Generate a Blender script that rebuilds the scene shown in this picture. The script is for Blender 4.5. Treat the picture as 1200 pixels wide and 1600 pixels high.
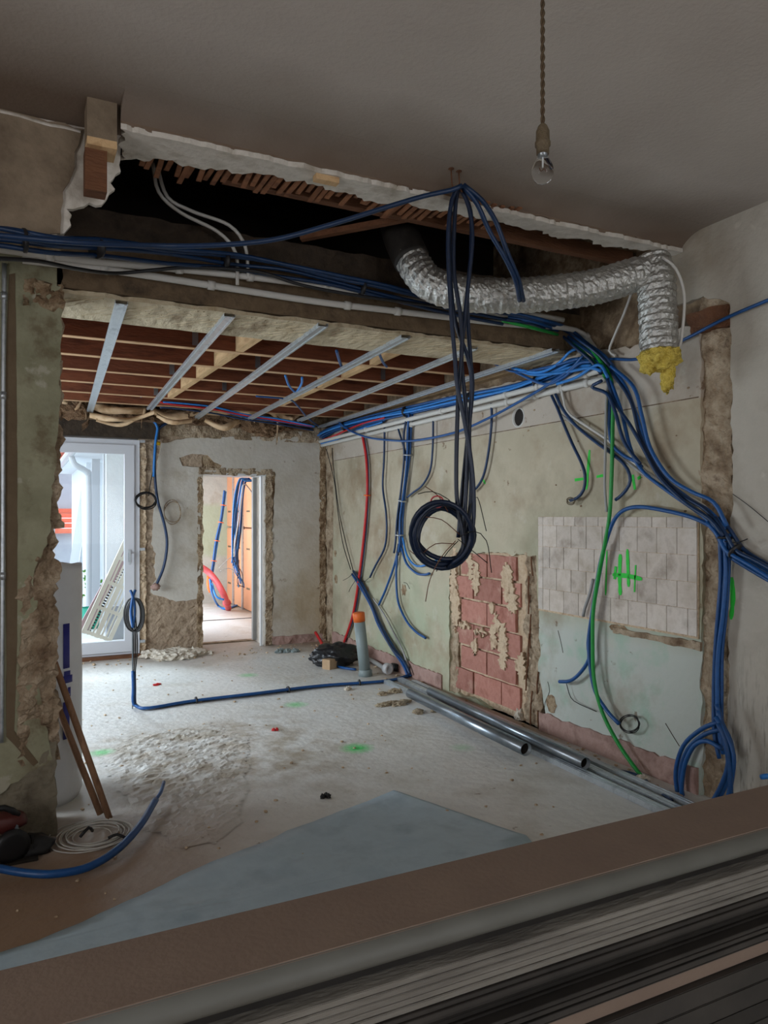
import bpy, bmesh, math, random
from mathutils import Vector, Matrix, noise, geometry
random.seed(7)
for o in list(bpy.data.objects): bpy.data.objects.remove(o, do_unlink=True)
SC = bpy.context.scene
COL = SC.collection
# ------------------------------------------------------------------ camera
TH = math.atan(570/1155.); SN, CS = math.sin(TH), math.cos(TH)
CAMZ = 1.56; FPX = 1155.; HY = 806.
cam_d = bpy.data.cameras.new('camera'); cam = bpy.data.objects.new('camera', cam_d); COL.objects.link(cam)
cam_d.sensor_fit = 'VERTICAL'; cam_d.sensor_height = 36; cam_d.lens = 36*FPX/1600.
cam_d.shift_y = 6/1600.; cam_d.clip_start = .05; cam_d.clip_end = 200
cam.location = (0, 0, CAMZ); cam.rotation_euler = (math.pi/2, 0, -TH)
SC.camera = cam
# ------------------------------------------------------------------ light: overcast sky, windows of the three rooms, an added patio fill
w = bpy.data.worlds.new('sky'); SC.world = w; w.use_nodes = True
bg = w.node_tree.nodes['Background']; bg.inputs[0].default_value = (.72, .84, 1, 1); bg.inputs[1].default_value = 3.2
def area(name, loc, rot, sx, sy, power, col=(.86, .93, 1), spread=180):
    l = bpy.data.lights.new(name, 'AREA'); l.shape = 'RECTANGLE'; l.size = sx; l.size_y = sy; l.energy = power; l.color = col
    l.spread = math.radians(spread)
    o = bpy.data.objects.new(name, l); COL.objects.link(o); o.location = loc; o.rotation_euler = rot; return o
R90 = math.pi/2
area('daylight_far_window', (-2.62, 6.0, 1.6), (0, -R90*.6, 0), 1.4, 2.7, 165, (.82, .92, 1), 150)
area('added_patio_fill', (.7, 9.75, 2.95), (math.radians(-38), 0, 0), 1.3, .7, 190, (.82, .92, 1), 130)  # unseen lamp added above the glazed door to brighten the far floor
area('daylight_next_room_window', (1.34, 11.35, 1.25), (0, -R90, 0), 2.0, 2.0, 130, (.8, .9, 1))
area('daylight_near_left_window', (-2.95, .6, 1.6), (0, -R90, 0), 1.4, 1.6, 46, (1, .93, .88))
area('daylight_near_rear_window', (1.4, -2.95, 1.6), (R90, 0, 0), 2.0, 1.5, 38, (1, .93, .88))
SC.view_settings.view_transform = 'Standard'; SC.view_settings.look = 'None'
SC.view_settings.gamma = 1; SC.view_settings.use_curve_mapping = False
SC.view_settings.exposure = -0.1
# ------------------------------------------------------------------ pixel -> point on a real plane
def ray(px, py):
    u = (px-600)/FPX; v = (HY-py)/FPX
    return Vector((SN+u*CS, CS-u*SN, v))
C0 = Vector((0, 0, CAMZ))
def onX(px, py, X): d = ray(px, py); return C0+d*(X/d.x)
def onY(px, py, Y): d = ray(px, py); return C0+d*(Y/d.y)
def onZ(px, py, z=0): d = ray(px, py); return C0+d*((z-CAMZ)/d.z)
def atD(px, py, Z): return C0+ray(px, py)*Z
def LX(X, *pts): return [onX(p[0], p[1], X-(p[2] if len(p) > 2 else 0)) for p in pts]
def LY(Y, *pts): return [onY(p[0], p[1], Y-(p[2] if len(p) > 2 else 0)) for p in pts]
def LZ(z, *pts): return [onZ(p[0], p[1], z+(p[2] if len(p) > 2 else 0)) for p in pts]
def LD(*pts): return [atD(*p) for p in pts]
def s2l(c): return tuple(((x/255.)/12.92 if x/255. <= .04045 else ((x/255.+.055)/1.055)**2.4) for x in c)
# ------------------------------------------------------------------ materials
MATS = {}
def M(name, *cols, scale=4., rough=.85, bump=0., bscale=25., metal=0., stretch=(1, 1, 1), detail=6, pos=None, rnd=0., spec=.4, coat=0., dist=.02):
    m = bpy.data.materials.new(name); m.use_nodes = True; nt = m.node_tree; N = nt.nodes; L = nt.links
    b = N['Principled BSDF']; b.inputs['Roughness'].default_value = rough; b.inputs['Metallic'].default_value = metal
    b.inputs['Specular IOR Level'].default_value = spec; b.inputs['Coat Weight'].default_value = coat
    cl = [s2l(c) for c in cols]
    g = N.new('ShaderNodeNewGeometry'); mp = N.new('ShaderNodeMapping'); mp.inputs['Scale'].default_value = stretch
    L.new(g.outputs['Position'], mp.inputs['Vector'])
    out = None
    if len(cl) == 1:
        rgb = N.new('ShaderNodeRGB'); rgb.outputs[0].default_value = (*cl[0], 1); out = rgb.outputs[0]
    else:
        n = N.new('ShaderNodeTexNoise'); n.inputs['Scale'].default_value = scale; n.inputs['Detail'].default_value = detail
        n.inputs['Roughness'].default_value = .62
        L.new(mp.outputs[0], n.inputs['Vector'])
        r = N.new('ShaderNodeValToRGB'); e = r.color_ramp.elements
        k = len(cl); pp = pos or [.3+.4*i/(k-1) for i in range(k)]
        e[0].position = pp[0]; e[0].color = (*cl[0], 1); e[1].position = pp[-1]; e[1].color = (*cl[-1], 1)
        for i in range(1, k-1): q = e.new(pp[i]); q.color = (*cl[i], 1)
        L.new(n.outputs['Fac'], r.inputs[0]); out = r.outputs[0]
    if rnd:
        oi = N.new('ShaderNodeObjectInfo'); h = N.new('ShaderNodeHueSaturation'); mr = N.new('ShaderNodeMapRange')
        mr.inputs['To Min'].default_value = 1-rnd; mr.inputs['To Max'].default_value = 1+rnd
        L.new(oi.outputs['Random'], mr.inputs['Value']); L.new(mr.outputs[0], h.inputs['Value']); L.new(out, h.inputs['Color']); out = h.outputs[0]
    L.new(out, b.inputs['Base Color'])
    if bump:
        n2 = N.new('ShaderNodeTexNoise'); n2.inputs['Scale'].default_value = bscale; n2.inputs['Detail'].default_value = 8
        L.new(mp.outputs[0], n2.inputs['Vector'])
        bp = N.new('ShaderNodeBump'); bp.inputs['Strength'].default_value = bump; bp.inputs['Distance'].default_value = dist
        L.new(n2.outputs['Fac'], bp.inputs['Height']); L.new(bp.outputs[0], b.inputs['Normal'])
    MATS[name] = m; m['out'] = 1
    return m
def over(m, col, fn, amt=1.0):
    """mix colour col over the base of m where fn(nodes, links, posxyz) gives a mask"""
    nt = m.node_tree; N = nt.nodes; L = nt.links; b = N['Principled BSDF']
    src = b.inputs['Base Color'].links[0].from_socket
    g = N.new('ShaderNodeNewGeometry'); s = N.new('ShaderNodeSeparateXYZ'); L.new(g.outputs['Position'], s.inputs[0])
    mask = fn(N, L, g.outputs['Position'], s.outputs)
    mx = N.new('ShaderNodeMix'); mx.data_type = 'RGBA'
    ml = N.new('ShaderNodeMath'); ml.operation = 'MULTIPLY'; ml.inputs[1].default_value = amt; L.new(mask, ml.inputs[0])
    L.new(ml.outputs[0], mx.inputs[0]); L.new(src, mx.inputs[6]); mx.inputs[7].default_value = (*s2l(col), 1)
    L.new(mx.outputs[2], b.inputs['Base Color'])
def mask_step(axis, a, b_, nz=.0, nscale=6.):
    def f(N, L, P, S):
        v = S[axis]
        if nz:
            n = N.new('ShaderNodeTexNoise'); n.inputs['Scale'].default_value = nscale; n.inputs['Detail'].default_value = 5; L.new(P, n.inputs['Vector'])
            ma = N.new('ShaderNodeMath'); ma.operation = 'MULTIPLY_ADD'; ma.inputs[1].default_value = nz; L.new(n.outputs['Fac'], ma.inputs[0]); L.new(v, ma.inputs[2]); v = ma.outputs[0]
        mr = N.new('ShaderNodeMapRange'); mr.inputs['From Min'].default_value = a; mr.inputs['From Max'].default_value = b_; L.new(v, mr.inputs['Value'])
        return mr.outputs[0]
    return f
def mask_blob(c, rad, nz=.5, nscale=14., stretch=(1, 1, 1), soft=.4):
    def f(N, L, P, S):
        sb = N.new('ShaderNodeVectorMath'); sb.operation = 'SUBTRACT'; L.new(P, sb.inputs[0]); sb.inputs[1].default_value = c
        sc_ = N.new('ShaderNodeVectorMath'); sc_.operation = 'MULTIPLY'; L.new(sb.outputs[0], sc_.inputs[0]); sc_.inputs[1].default_value = stretch
        ln = N.new('ShaderNodeVectorMath'); ln.operation = 'LENGTH'; L.new(sc_.outputs[0], ln.inputs[0])
        n = N.new('ShaderNodeTexNoise'); n.inputs['Scale'].default_value = nscale; n.inputs['Detail'].default_value = 6; L.new(P, n.inputs['Vector'])
        ma = N.new('ShaderNodeMath'); ma.operation = 'MULTIPLY_ADD'; ma.inputs[1].default_value = nz*rad*2; L.new(n.outputs['Fac'], ma.inputs[0]); L.new(ln.outputs['Value'], ma.inputs[2])
        mr = N.new('ShaderNodeMapRange'); mr.inputs['From Min'].default_value = rad*(1+nz); mr.inputs['From Max'].default_value = rad*(1+nz)*(1-soft)
        L.new(ma.outputs[0], mr.inputs['Value']); return mr.outputs[0]
    return f
def mask_noise(scale, lo, hi, stretch=(1, 1, 1)):
    def f(N, L, P, S):
        mp = N.new('ShaderNodeMapping'); mp.inputs['Scale'].default_value = stretch; L.new(P, mp.inputs['Vector'])
        n = N.new('ShaderNodeTexNoise'); n.inputs['Scale'].default_value = scale; n.inputs['Detail'].default_value = 8; n.inputs['Roughness'].default_value = .6; L.new(mp.outputs[0], n.inputs['Vector'])
        mr = N.new('ShaderNodeMapRange'); mr.inputs['From Min'].default_value = lo; mr.inputs['From Max'].default_value = hi; L.new(n.outputs['Fac'], mr.inputs['Value'])
        return mr.outputs[0]
    return f
def mul(f1, f2):
    def f(N, L, P, S):
        a = f1(N, L, P, S); b_ = f2(N, L, P, S); m = N.new('ShaderNodeMath'); m.operation = 'MULTIPLY'; L.new(a, m.inputs[0]); L.new(b_, m.inputs[1]); return m.outputs[0]
    return f
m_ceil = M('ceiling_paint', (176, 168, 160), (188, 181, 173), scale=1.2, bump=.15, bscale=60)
over(m_ceil, (104, 86, 70), mask_step(1, 2.62, 3.2, .3, 2.), .9)  # shade near the downstand put into the ceiling colour as a brown fade
over(m_ceil, (130, 108, 88), mask_step(0, .6, -.9, .5, 1.5), .45)  # dimmer left side of the ceiling, its shade also put into the colour
m_brownwall = M('smoked_plaster', (112, 96, 78), (140, 124, 104), (96, 82, 66), scale=2.5, bump=.3, bscale=30)
m_cove = M('stained_cove', (112, 94, 78), (126, 108, 92), (100, 84, 70), scale=2, bump=.15, bscale=60)
m_nearwall = M('near_wall_paint', (172, 166, 154), (186, 180, 168), (160, 152, 138), scale=1.6, bump=.2, bscale=40)
over(m_nearwall, (120, 96, 66), mask_blob((3.41, 3.1, 2.95), .35, .5, 5, (1, .8, .8), .9), .9)
over(m_nearwall, (84, 76, 64), mul(mask_step(2, .95, .1), mask_noise(9, .52, .66, (1, 6, .8))), .8)
over(m_nearwall, (214, 208, 196), mask_noise(3, .62, .66), .5)
m_white_plaster = M('white_plaster', (186, 180, 168), (212, 206, 196), (168, 158, 142), scale=6, bump=.5, bscale=20)
m_rubble = M('broken_masonry', (88, 66, 46), (134, 110, 84), (172, 152, 124), (108, 76, 52), scale=9, bump=1., bscale=45, pos=[.3, .45, .58, .72])
m_brownwall2 = M('stained_masonry', (84, 68, 52), (112, 92, 70), (150, 130, 104), (70, 56, 44), scale=5, bump=.7, bscale=25, pos=[.35, .5, .62, .75])
m_rubble_l = M('broken_plaster_edge', (104, 82, 62), (152, 132, 108), (184, 166, 142), (88, 62, 44), scale=7, bump=1., bscale=50, pos=[.32, .46, .6, .74])
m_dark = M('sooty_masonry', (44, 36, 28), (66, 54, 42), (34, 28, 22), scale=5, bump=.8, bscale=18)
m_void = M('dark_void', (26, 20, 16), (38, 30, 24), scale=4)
m_lintelfront = M('lintel_brown', (84, 68, 50), (110, 92, 70), (60, 48, 36), scale=6, bump=.6, bscale=22)
m_conc_rib = M('ribbed_concrete', (168, 150, 120), (196, 182, 154), (128, 110, 84), scale=7, bump=1., bscale=24, stretch=(1, .35, 1))
# right wall
m_rwall = M('right_wall_paint', (170, 160, 138), (184, 174, 152), (152, 142, 120), scale=1.3, bump=.25, bscale=25)
over(m_rwall, (162, 178, 150), mul(mask_step(2, 2.0, .7, .5, 2.), mask_noise(1.1, .35, .6)), .75)
over(m_rwall, (182, 172, 160), mask_step(2, 2.215, 2.225), .9)
over(m_rwall, (190, 196, 190), mul(mask_step(1, 4.6, 4.3), mask_step(2, .95, .75)), .85)
over(m_rwall, (150, 186, 164), mul(mul(mask_step(1, 4.6, 4.3), mask_step(2, .95, .75)), mask_noise(3.5, .48, .66)), .7)
over(m_rwall, (138, 114, 86), mask_noise(1.8, .50, .70), .65)
over(m_rwall, (196, 192, 178), mask_noise(3.7, .60, .68), .4)
over(m_rwall, (110, 84, 60), mask_noise(9, .67, .72), .8)
m_bwall = M('back_wall_paint', (184, 176, 162), (198, 192, 182), (168, 156, 138), scale=1.8, bump=.25, bscale=25)
over(m_bwall, (176, 150, 108), mul(mask_step(0, 2.75, 3.3), mask_step(2, 2.0, .5, .3, 3)), .55)
over(m_bwall, (120, 96, 72), mask_noise(7, .66, .72), .8)
m_pier = M('pier_plaster', (140, 140, 112), (158, 156, 130), (122, 120, 94), scale=1.7, bump=.35, bscale=30)
over(m_pier, (104, 88, 64), mul(mask_step(0, .02, .1, .06, 12), mask_noise(8, .5, .62)), .7)
over(m_pier, (186, 180, 164), mask_noise(5, .62, .66), .6)
m_chase = M('brown_chase_filler', (98, 82, 62), (112, 96, 74), scale=8, bump=.3)
m_stone = M('grey_stone_base', (104, 96, 80), (132, 124, 106), (80, 70, 56), scale=4, bump=.9, bscale=16)
m_pink = M('pink_render', (150, 116, 106), (172, 142, 132), (128, 98, 88), scale=5, bump=.6, bscale=25)
m_brownrender = M('brown_render', (146, 126, 106), (172, 152, 130), (120, 100, 80), scale=9, bump=.8, bscale=35)
m_brick = M('terracotta_brick', (158, 104, 90), (176, 124, 110), (146, 92, 78), scale=7, bump=.5, bscale=30, rnd=.16)
over(m_brick, (206, 176, 156), mask_noise(6, .55, .72), .6)
m_mortar = M('old_mortar', (182, 154, 124), (206, 184, 156), (150, 120, 92), scale=12, bump=1., bscale=40)
m_tile = M('cream_tile', (180, 168, 154), (204, 194, 184), (164, 152, 140), scale=6, rough=.12, bump=.12, bscale=14, rnd=.09, spec=.6)
m_wood_red = M('dark_red_joist', (108, 58, 38), (132, 76, 50), (88, 46, 30), scale=3, bump=.3, bscale=20, stretch=(1, 6, 6), rnd=.12)
m_wood_edge = M('joist_lit_edge', (196, 158, 120), (212, 176, 138), scale=4, stretch=(1, 6, 6))  # paler joist wood: light on the undersides put into the colour
m_wood_light = M('pale_pine', (196, 160, 116), (214, 180, 136), (176, 138, 96), scale=4, bump=.2, stretch=(5, 1, 5))
m_oldpine = M('weathered_pine', (150, 122, 90), (172, 144, 108), (120, 96, 70), scale=6, bump=.3, stretch=(4, 1, 4))
m_board = M('dark_floorboard', (92, 52, 36), (112, 66, 44), scale=4, stretch=(6, 1, 6))
m_lath = M('old_lath', (116, 74, 50), (140, 94, 64), (92, 58, 40), scale=9, rnd=.15)
m_oldwood = M('old_timber', (96, 62, 42), (120, 80, 54), scale=6, bump=.5, stretch=(1, 5, 5))
m_galv = M('galvanised_steel', (176, 182, 188), (196, 202, 206), (160, 166, 172), scale=18, rough=.38, metal=.75)
m_galv2 = M('galvanised_dark', (136, 146, 156), (156, 166, 174), scale=14, rough=.3, metal=.85)
m_foil = M('crumpled_foil', (176, 176, 172), (204, 204, 200), scale=30, rough=.42, metal=.9, bump=.8, bscale=70, dist=.008)
m_foil_d = M('worn_duct_sleeve', (30, 28, 26), (52, 48, 44), scale=20, rough=.6)
m_wool = M('yellow_glass_wool', (214, 184, 62), (236, 212, 104), (190, 156, 46), scale=26, bump=1., bscale=90)
m_kraft = M('kraft_paper', (196, 162, 124), (214, 184, 148), (170, 132, 94), scale=5, bump=.3)
m_kwool = M('brown_mineral_wool', (98, 74, 54), (126, 98, 72), (70, 52, 38), scale=22, bump=1., bscale=60)
m_white = M('white_pvc', (214, 216, 218), rough=.35)
m_frame = M('white_window_frame', (206, 208, 214), rough=.3)
m_white_p = M('white_conduit', (198, 196, 190), rough=.45)
m_grey_p = M('grey_conduit', (146, 146, 144), (160, 160, 158), rough=.5)
m_pvcgrey = M('grey_pvc', (122, 134, 134), (134, 146, 146), rough=.45)
m_blue = M('blue_conduit', (16, 70, 128), (22, 82, 144), scale=30, rough=.42, rnd=.14, spec=.5)
m_blueL = M('light_blue_conduit', (40, 118, 196), (52, 132, 208), scale=30, rough=.42, rnd=.1)
m_navy = M('navy_conduit', (12, 42, 76), (16, 50, 90), scale=30, rough=.42, rnd=.14, spec=.5)
m_navy_backlit = M('backlit_navy_conduit', (9, 26, 50), (12, 32, 60), scale=30, rough=.4, rnd=.2, spec=.5)  # navy darkened in the colour because the hanging loops are backlit
m_green = M('green_conduit', (20, 132, 52), (28, 150, 62), scale=30, rough=.42)
m_red = M('red_conduit', (186, 34, 40), (206, 48, 50), scale=30, rough=.42)
m_redpink = M('red_duct', (196, 78, 84), (210, 96, 98), scale=30, rough=.5)
m_orange = M('orange_clip', (238, 106, 42), rough=.5)
m_orange2 = M('orange_cap', (216, 104, 42), rough=.5)
m_black = M('black_plastic', (26, 26, 28), (38, 38, 40), rough=.45)
m_blackwire = M('black_wire', (24, 22, 22), rough=.5)
m_wirecol = M('copper_brown_wire', (110, 70, 50), rough=.5)
m_yellow = M('yellow_tie', (214, 176, 40), rough=.5)
m_bag = M('black_bin_bag', (20, 22, 25), (34, 36, 40), rough=.25, spec=.6, bump=.5, bscale=25)
m_spray = M('green_spray_paint', (30, 190, 50), (44, 206, 64), scale=30, rough=.6)
m_cord = M('brown_fabric_cord', (72, 58, 42), (92, 76, 56), scale=60, rough=.9)
m_socket = M('dusty_brass_socket', (84, 72, 54), (108, 94, 72), scale=60, rough=.6, bump=.4, bscale=120)
m_stick = M('wooden_handle', (132, 98, 74), (152, 116, 88), (116, 84, 62), scale=10, stretch=(3, 3, 1), rough=.6)
m_roll = M('white_wrap', (206, 208, 210), (222, 224, 226), scale=3, rough=.35, bump=.35, bscale=9)
m_rollblue = M('blue_print', (44, 46, 128), rough=.4)
m_sheet = M('grey_blue_membrane', (170, 192, 206), (184, 204, 216), (156, 178, 192), scale=3, rough=.55, bump=.25, bscale=9)
m_brown_pk = M('brown_board_face', (122, 104, 92), (132, 114, 100), scale=5, rough=.75, bump=.1, bscale=80)
m_gyps = M('grey_board_edge', (110, 106, 98), (126, 122, 114), (96, 92, 86), scale=6, rough=.85, bump=.3, bscale=70, stretch=(.3, 1, 3), rnd=.08)
m_greyround = M('dark_grey_rounded_edge', (92, 92, 86), (104, 104, 98), scale=5, rough=.6)
m_darkmetal = M('dark_steel_profile', (50, 48, 46), (70, 66, 62), scale=5, rough=.45, metal=.5, rnd=.3)
m_rag = M('dirty_white_rag', (196, 186, 170), (214, 206, 192), (150, 138, 118), scale=14, bump=.4)
m_glove = M('tan_work_glove', (150, 136, 112), (176, 162, 138), (110, 98, 80), scale=20, bump=.4)
m_card = M('cardboard', (176, 146, 114), (190, 162, 130), scale=10)
m_tool = M('dark_red_casing', (74, 32, 30), (90, 42, 38), rough=.45)
m_ext = M('white_render', (226, 230, 234), (236, 240, 242), scale=3, bump=.2)
m_extgrey = M('grey_render', (150, 152, 158), (166, 168, 172), scale=3)
m_rooftile = M('clay_roof_tile', (200, 92, 66), (216, 116, 86), scale=7, rnd=.12)
m_ground = M('yard_gravel', (172, 170, 164), (196, 194, 188), scale=10, bump=.5)
m_crate = M('cream_plastic', (232, 228, 214), rough=.4)
m_pinkpanel = M('pinkish_panel', (186, 160, 164), rough=.6)
m_greentub = M('green_plastic', (40, 170, 140), rough=.4)
m_plant = M('garden_leaf', (92, 140, 50), (120, 166, 70), scale=20)
m_nextwall = M('next_room_plaster', (160, 158, 150), (178, 176, 166), (150, 140, 124), scale=2.5, bump=.3)
over(m_nextwall, (160, 170, 140), mul(mask_step(2, 1.9, 1.8, .2, 4), mask_step(2, .9, 1.0, .2, 4)), .7)
m_kboard = M('kraft_faced_batt', (206, 142, 104), (214, 154, 118), scale=2, rough=.8, rnd=.06)
# floor
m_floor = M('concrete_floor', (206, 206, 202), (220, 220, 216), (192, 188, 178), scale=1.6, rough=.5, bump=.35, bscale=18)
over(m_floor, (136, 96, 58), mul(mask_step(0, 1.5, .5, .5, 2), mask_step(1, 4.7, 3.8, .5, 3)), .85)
over(m_floor, (216, 220, 220), mul(mask_noise(1.2, .42, .6), mask_step(1, 4.3, 6.)), .55)
over(m_floor, (150, 134, 108), mul(mul(mul(mask_step(0, .35, .6), mask_step(0, 2.1, 1.7)), mul(mask_step(1, 3.9, 4.4), mask_step(1, 5.7, 5.4))), mask_noise(6, .4, .62)), .7)
over(m_floor, (104, 88, 66), mask_noise(11, .66, .72), .7)
over(m_floor, (146, 118, 88), mul(mask_step(0, 3.0, 3.45, .3, 3), mask_step(1, 3.8, 4.2)), .7)
over(m_floor, (140, 112, 84), mul(mask_step(1, 8.0, 8.7, .4, 3), mask_step(1, 9.2, 9.0)), .6)
for (gx, gy, gr, am) in ((558, 1169, .13, .95), (462, 1101, .12, .6), (388, 1055, .12, .5), (158, 1176, .10, .7), (722, 1168, .10, .25), (60, 1300, .01, 0)):
    p = onZ(gx, gy, 0)
    over(m_floor, (48, 206, 96), mask_blob(tuple(p), gr, .35, 30, (1, 1, 1), .6), am)
m_glass = bpy.data.materials.new('clear_glass'); m_glass.use_nodes = True
_nt = m_glass.node_tree; _nt.nodes.clear()
_o = _nt.nodes.new('ShaderNodeOutputMaterial'); _t = _nt.nodes.new('ShaderNodeBsdfTransparent'); _g = _nt.nodes.new('ShaderNodeBsdfGlossy'); _g.inputs['Roughness'].default_value = .02
_f = _nt.nodes.new('ShaderNodeFresnel'); _f.inputs[0].default_value = 1.15; _mx = _nt.nodes.new('ShaderNodeMixShader')
_t.inputs[0].default_value = (.95, .97, .97, 1)
_nt.links.new(_f.outputs[0], _mx.inputs[0]); _nt.links.new(_t.outputs[0], _mx.inputs[1]); _nt.links.new(_g.outputs[0], _mx.inputs[2]); _nt.links.new(_mx.outputs[0], _o.inputs[0])
# ------------------------------------------------------------------ object helpers
def obj(name, bm, mat, parent=None, smooth=False, label=None, cat=None, group=None, kind=None):
    if bm.verts:
        xs = [v.co.x for v in bm.verts]; ys = [v.co.y for v in bm.verts]; zs = [v.co.z for v in bm.verts]
        c = Vector(((min(xs)+max(xs))/2, (min(ys)+max(ys))/2, min(zs)))
    else: c = Vector((0, 0, 0))
    bmesh.ops.translate(bm, verts=bm.verts, vec=-c)
    bmesh.ops.recalc_face_normals(bm, faces=bm.faces)
    me = bpy.data.meshes.new(name); bm.to_mesh(me); bm.free()
    me.materials.append(mat)
    if smooth:
        me.polygons.foreach_set('use_smooth', [True]*len(me.polygons))
    o = bpy.data.objects.new(name, me); COL.objects.link(o)
    if parent is not None:
        o.parent = parent; o.location = c-Vector(parent['wl'])
    else: o.location = c
    o['wl'] = tuple(c)
    if label: o['label'] = label
    if cat: o['category'] = cat
    if group: o['group'] = group
    if kind: o['kind'] = kind
    return o
def thing(name, loc, label, cat, group=None):
    o = bpy.data.objects.new(name, None); COL.objects.link(o); o.location = loc; o['wl'] = tuple(loc)
    o['label'] = label; o['category'] = cat; o.empty_display_size = .1
    if group: o['group'] = group
    return o
def B(bm, x0, x1, y0, y1, z0, z1, bev=0):
    vs = [bm.verts.new(p) for p in ((x0, y0, z0), (x1, y0, z0), (x1, y1, z0), (x0, y1, z0), (x0, y0, z1), (x1, y0, z1), (x1, y1, z1), (x0, y1, z1))]
    fs = [bm.faces.new([vs[i] for i in q]) for q in ((0, 3, 2, 1), (4, 5, 6, 7), (0, 1, 5, 4), (1, 2, 6, 5), (2, 3, 7, 6), (3, 0, 4, 7))]
    if bev:
        es = list({e for f in fs for e in f.edges}); bmesh.ops.bevel(bm, geom=es, offset=bev, segments=2, affect='EDGES')
    return bm
def box(*a, bev=0): return B(bmesh.new(), *a, bev=bev)
def beam(bm, a, b, w, h, up=(0, 0, 1)):
    """box from point a to b, width w (sideways) and height h"""
    a = Vector(a); b = Vector(b); d = (b-a).normalized(); s = d.cross(Vector(up)).normalized(); u = s.cross(d)
    vs = []
    for p in (a, b):
        for (i, j) in ((-1, -1), (1, -1), (1, 1), (-1, 1)): vs.append(bm.verts.new(p+s*(i*w/2)+u*(j*h/2)))
    for q in ((0, 1, 2, 3), (7, 6, 5, 4), (0, 4, 5, 1), (1, 5, 6, 2), (2, 6, 7, 3), (3, 7, 4, 0)): bm.faces.new([vs[i] for i in q])
    return bm
def spline(P, step=.03, closed=False):
    P = [Vector(p) for p in P]; n = len(P)
    if n == 2 and not closed: return P
    out = []
    seg = n if closed else n-1
    for i in range(seg):
        if closed: p0, p1, p2, p3 = P[(i-1) % n], P[i], P[(i+1) % n], P[(i+2) % n]
        else:
            p1, p2 = P[i], P[i+1]; p0 = P[i-1] if i > 0 else p1*2-p2; p3 = P[i+2] if i+2 < n else p2*2-p1
        k = max(2, min(14 if step > .015 else 30, int((p2-p1).length/step)))
        for j in range(k):
            t = j/k
            out.append(.5*((2*p1)+(p2-p0)*t+(2*p0-5*p1+4*p2-p3)*t*t+(3*p1-p0-3*p2+p3)*t**3))
    if not closed: out.append(P[-1])
    return out
def tube_raw(bm, Q, r, sides=7, closed=False, cap=True, rf=None):
    n = len(Q); rings = []
    T = []
    for i in range(n):
        a = Q[i-1] if (i > 0 or closed) else Q[i]; b = Q[(i+1) % n] if (i < n-1 or closed) else Q[i]
        d = b-a; T.append(d.normalized() if d.length > 1e-9 else Vector((0, 0, 1)))
    nrm = T[0].orthogonal().normalized()
    for i in range(n):
        nrm = (nrm-T[i]*nrm.dot(T[i]))
        nrm = nrm.normalized() if nrm.length > 1e-6 else T[i].orthogonal().normalized()
        bi = T[i].cross(nrm); ring = []
        for k in range(sides):
            a = 2*math.pi*k/sides
            rr = r if rf is None else rf(i, k, Q[i], r)
            ring.append(bm.verts.new(Q[i]+(nrm*math.cos(a)+bi*math.sin(a))*rr))
        rings.append(ring)
    m = n if closed else n-1
    for i in range(m):
        A, Bq = rings[i], rings[(i+1) % n]
        for k in range(sides): bm.faces.new((A[k], A[(k+1) % sides], Bq[(k+1) % sides], Bq[k]))
    if cap and not closed: bm.faces.new(rings[0][::-1]); bm.faces.new(rings[-1])
    return bm
def tube(P, r, sides=7, closed=False, step=.03, bm=None, cap=True):
    return tube_raw(bm or bmesh.new(), spline(P, step, closed), r, sides, closed, cap)
def cable(name, P, r, mat, label=None, cat='cable', parent=None, group=None, **k):
    return obj(name, tube(P, r, **k), mat, parent, True, label, cat if parent is None else None, group)
def lathe(prof, c, sides=24, bm=None, axis=None):
    """profile of (radius, height) round a vertical axis (or the given axis) at c"""
    bm = bm or bmesh.new(); c = Vector(c); ax = Vector(axis or (0, 0, 1)).normalized(); e1 = ax.orthogonal().normalized(); e2 = ax.cross(e1)
    rings = [[bm.verts.new(c+ax*h+(e1*math.cos(2*math.pi*k/sides)+e2*math.sin(2*math.pi*k/sides))*max(r, 1e-4)) for k in range(sides)] for r, h in prof]
    for A, Bq in zip(rings, rings[1:]):
        for k in range(sides): bm.faces.new((A[k], A[(k+1) % sides], Bq[(k+1) % sides], Bq[k]))
    bm.faces.new(rings[0][::-1]); bm.faces.new(rings[-1]); return bm
AX = {'X': lambda s, t, d: Vector((d, s, t)), 'Y': lambda s, t, d: Vector((s, d, t)), 'Z': lambda s, t, d: Vector((s, t, d))}
def st(plane, p): return {'X': (p.y, p.z), 'Y': (p.x, p.z), 'Z': (p.x, p.y)}[plane]
def ragged(loop, amp, step=.04, seed=0):
    """loop: (s, t[, ragged?]) ; an edge whose start has a third value 0 stays straight"""
    out = []; n = len(loop)
    for i in range(n):
        a, b = loop[i], loop[(i+1) % n]; f = a[2] if len(a) > 2 else 1
        L = math.hypot(b[0]-a[0], b[1]-a[1]); out.append((a[0], a[1]))
        if not f: continue
        k = int(L/step)
        for j in range(1, k):
            t = j/k; x = a[0]+(b[0]-a[0])*t; y = a[1]+(b[1]-a[1])*t
            nx, ny = -(b[1]-a[1])/L, (b[0]-a[0])/L
            d = amp*f*(noise.noise(Vector((x*7+seed, y*7, 3.1)))*1.3+random.uniform(-.55, .55))
            out.append((x+nx*d, y+ny*d))
    return out
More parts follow.
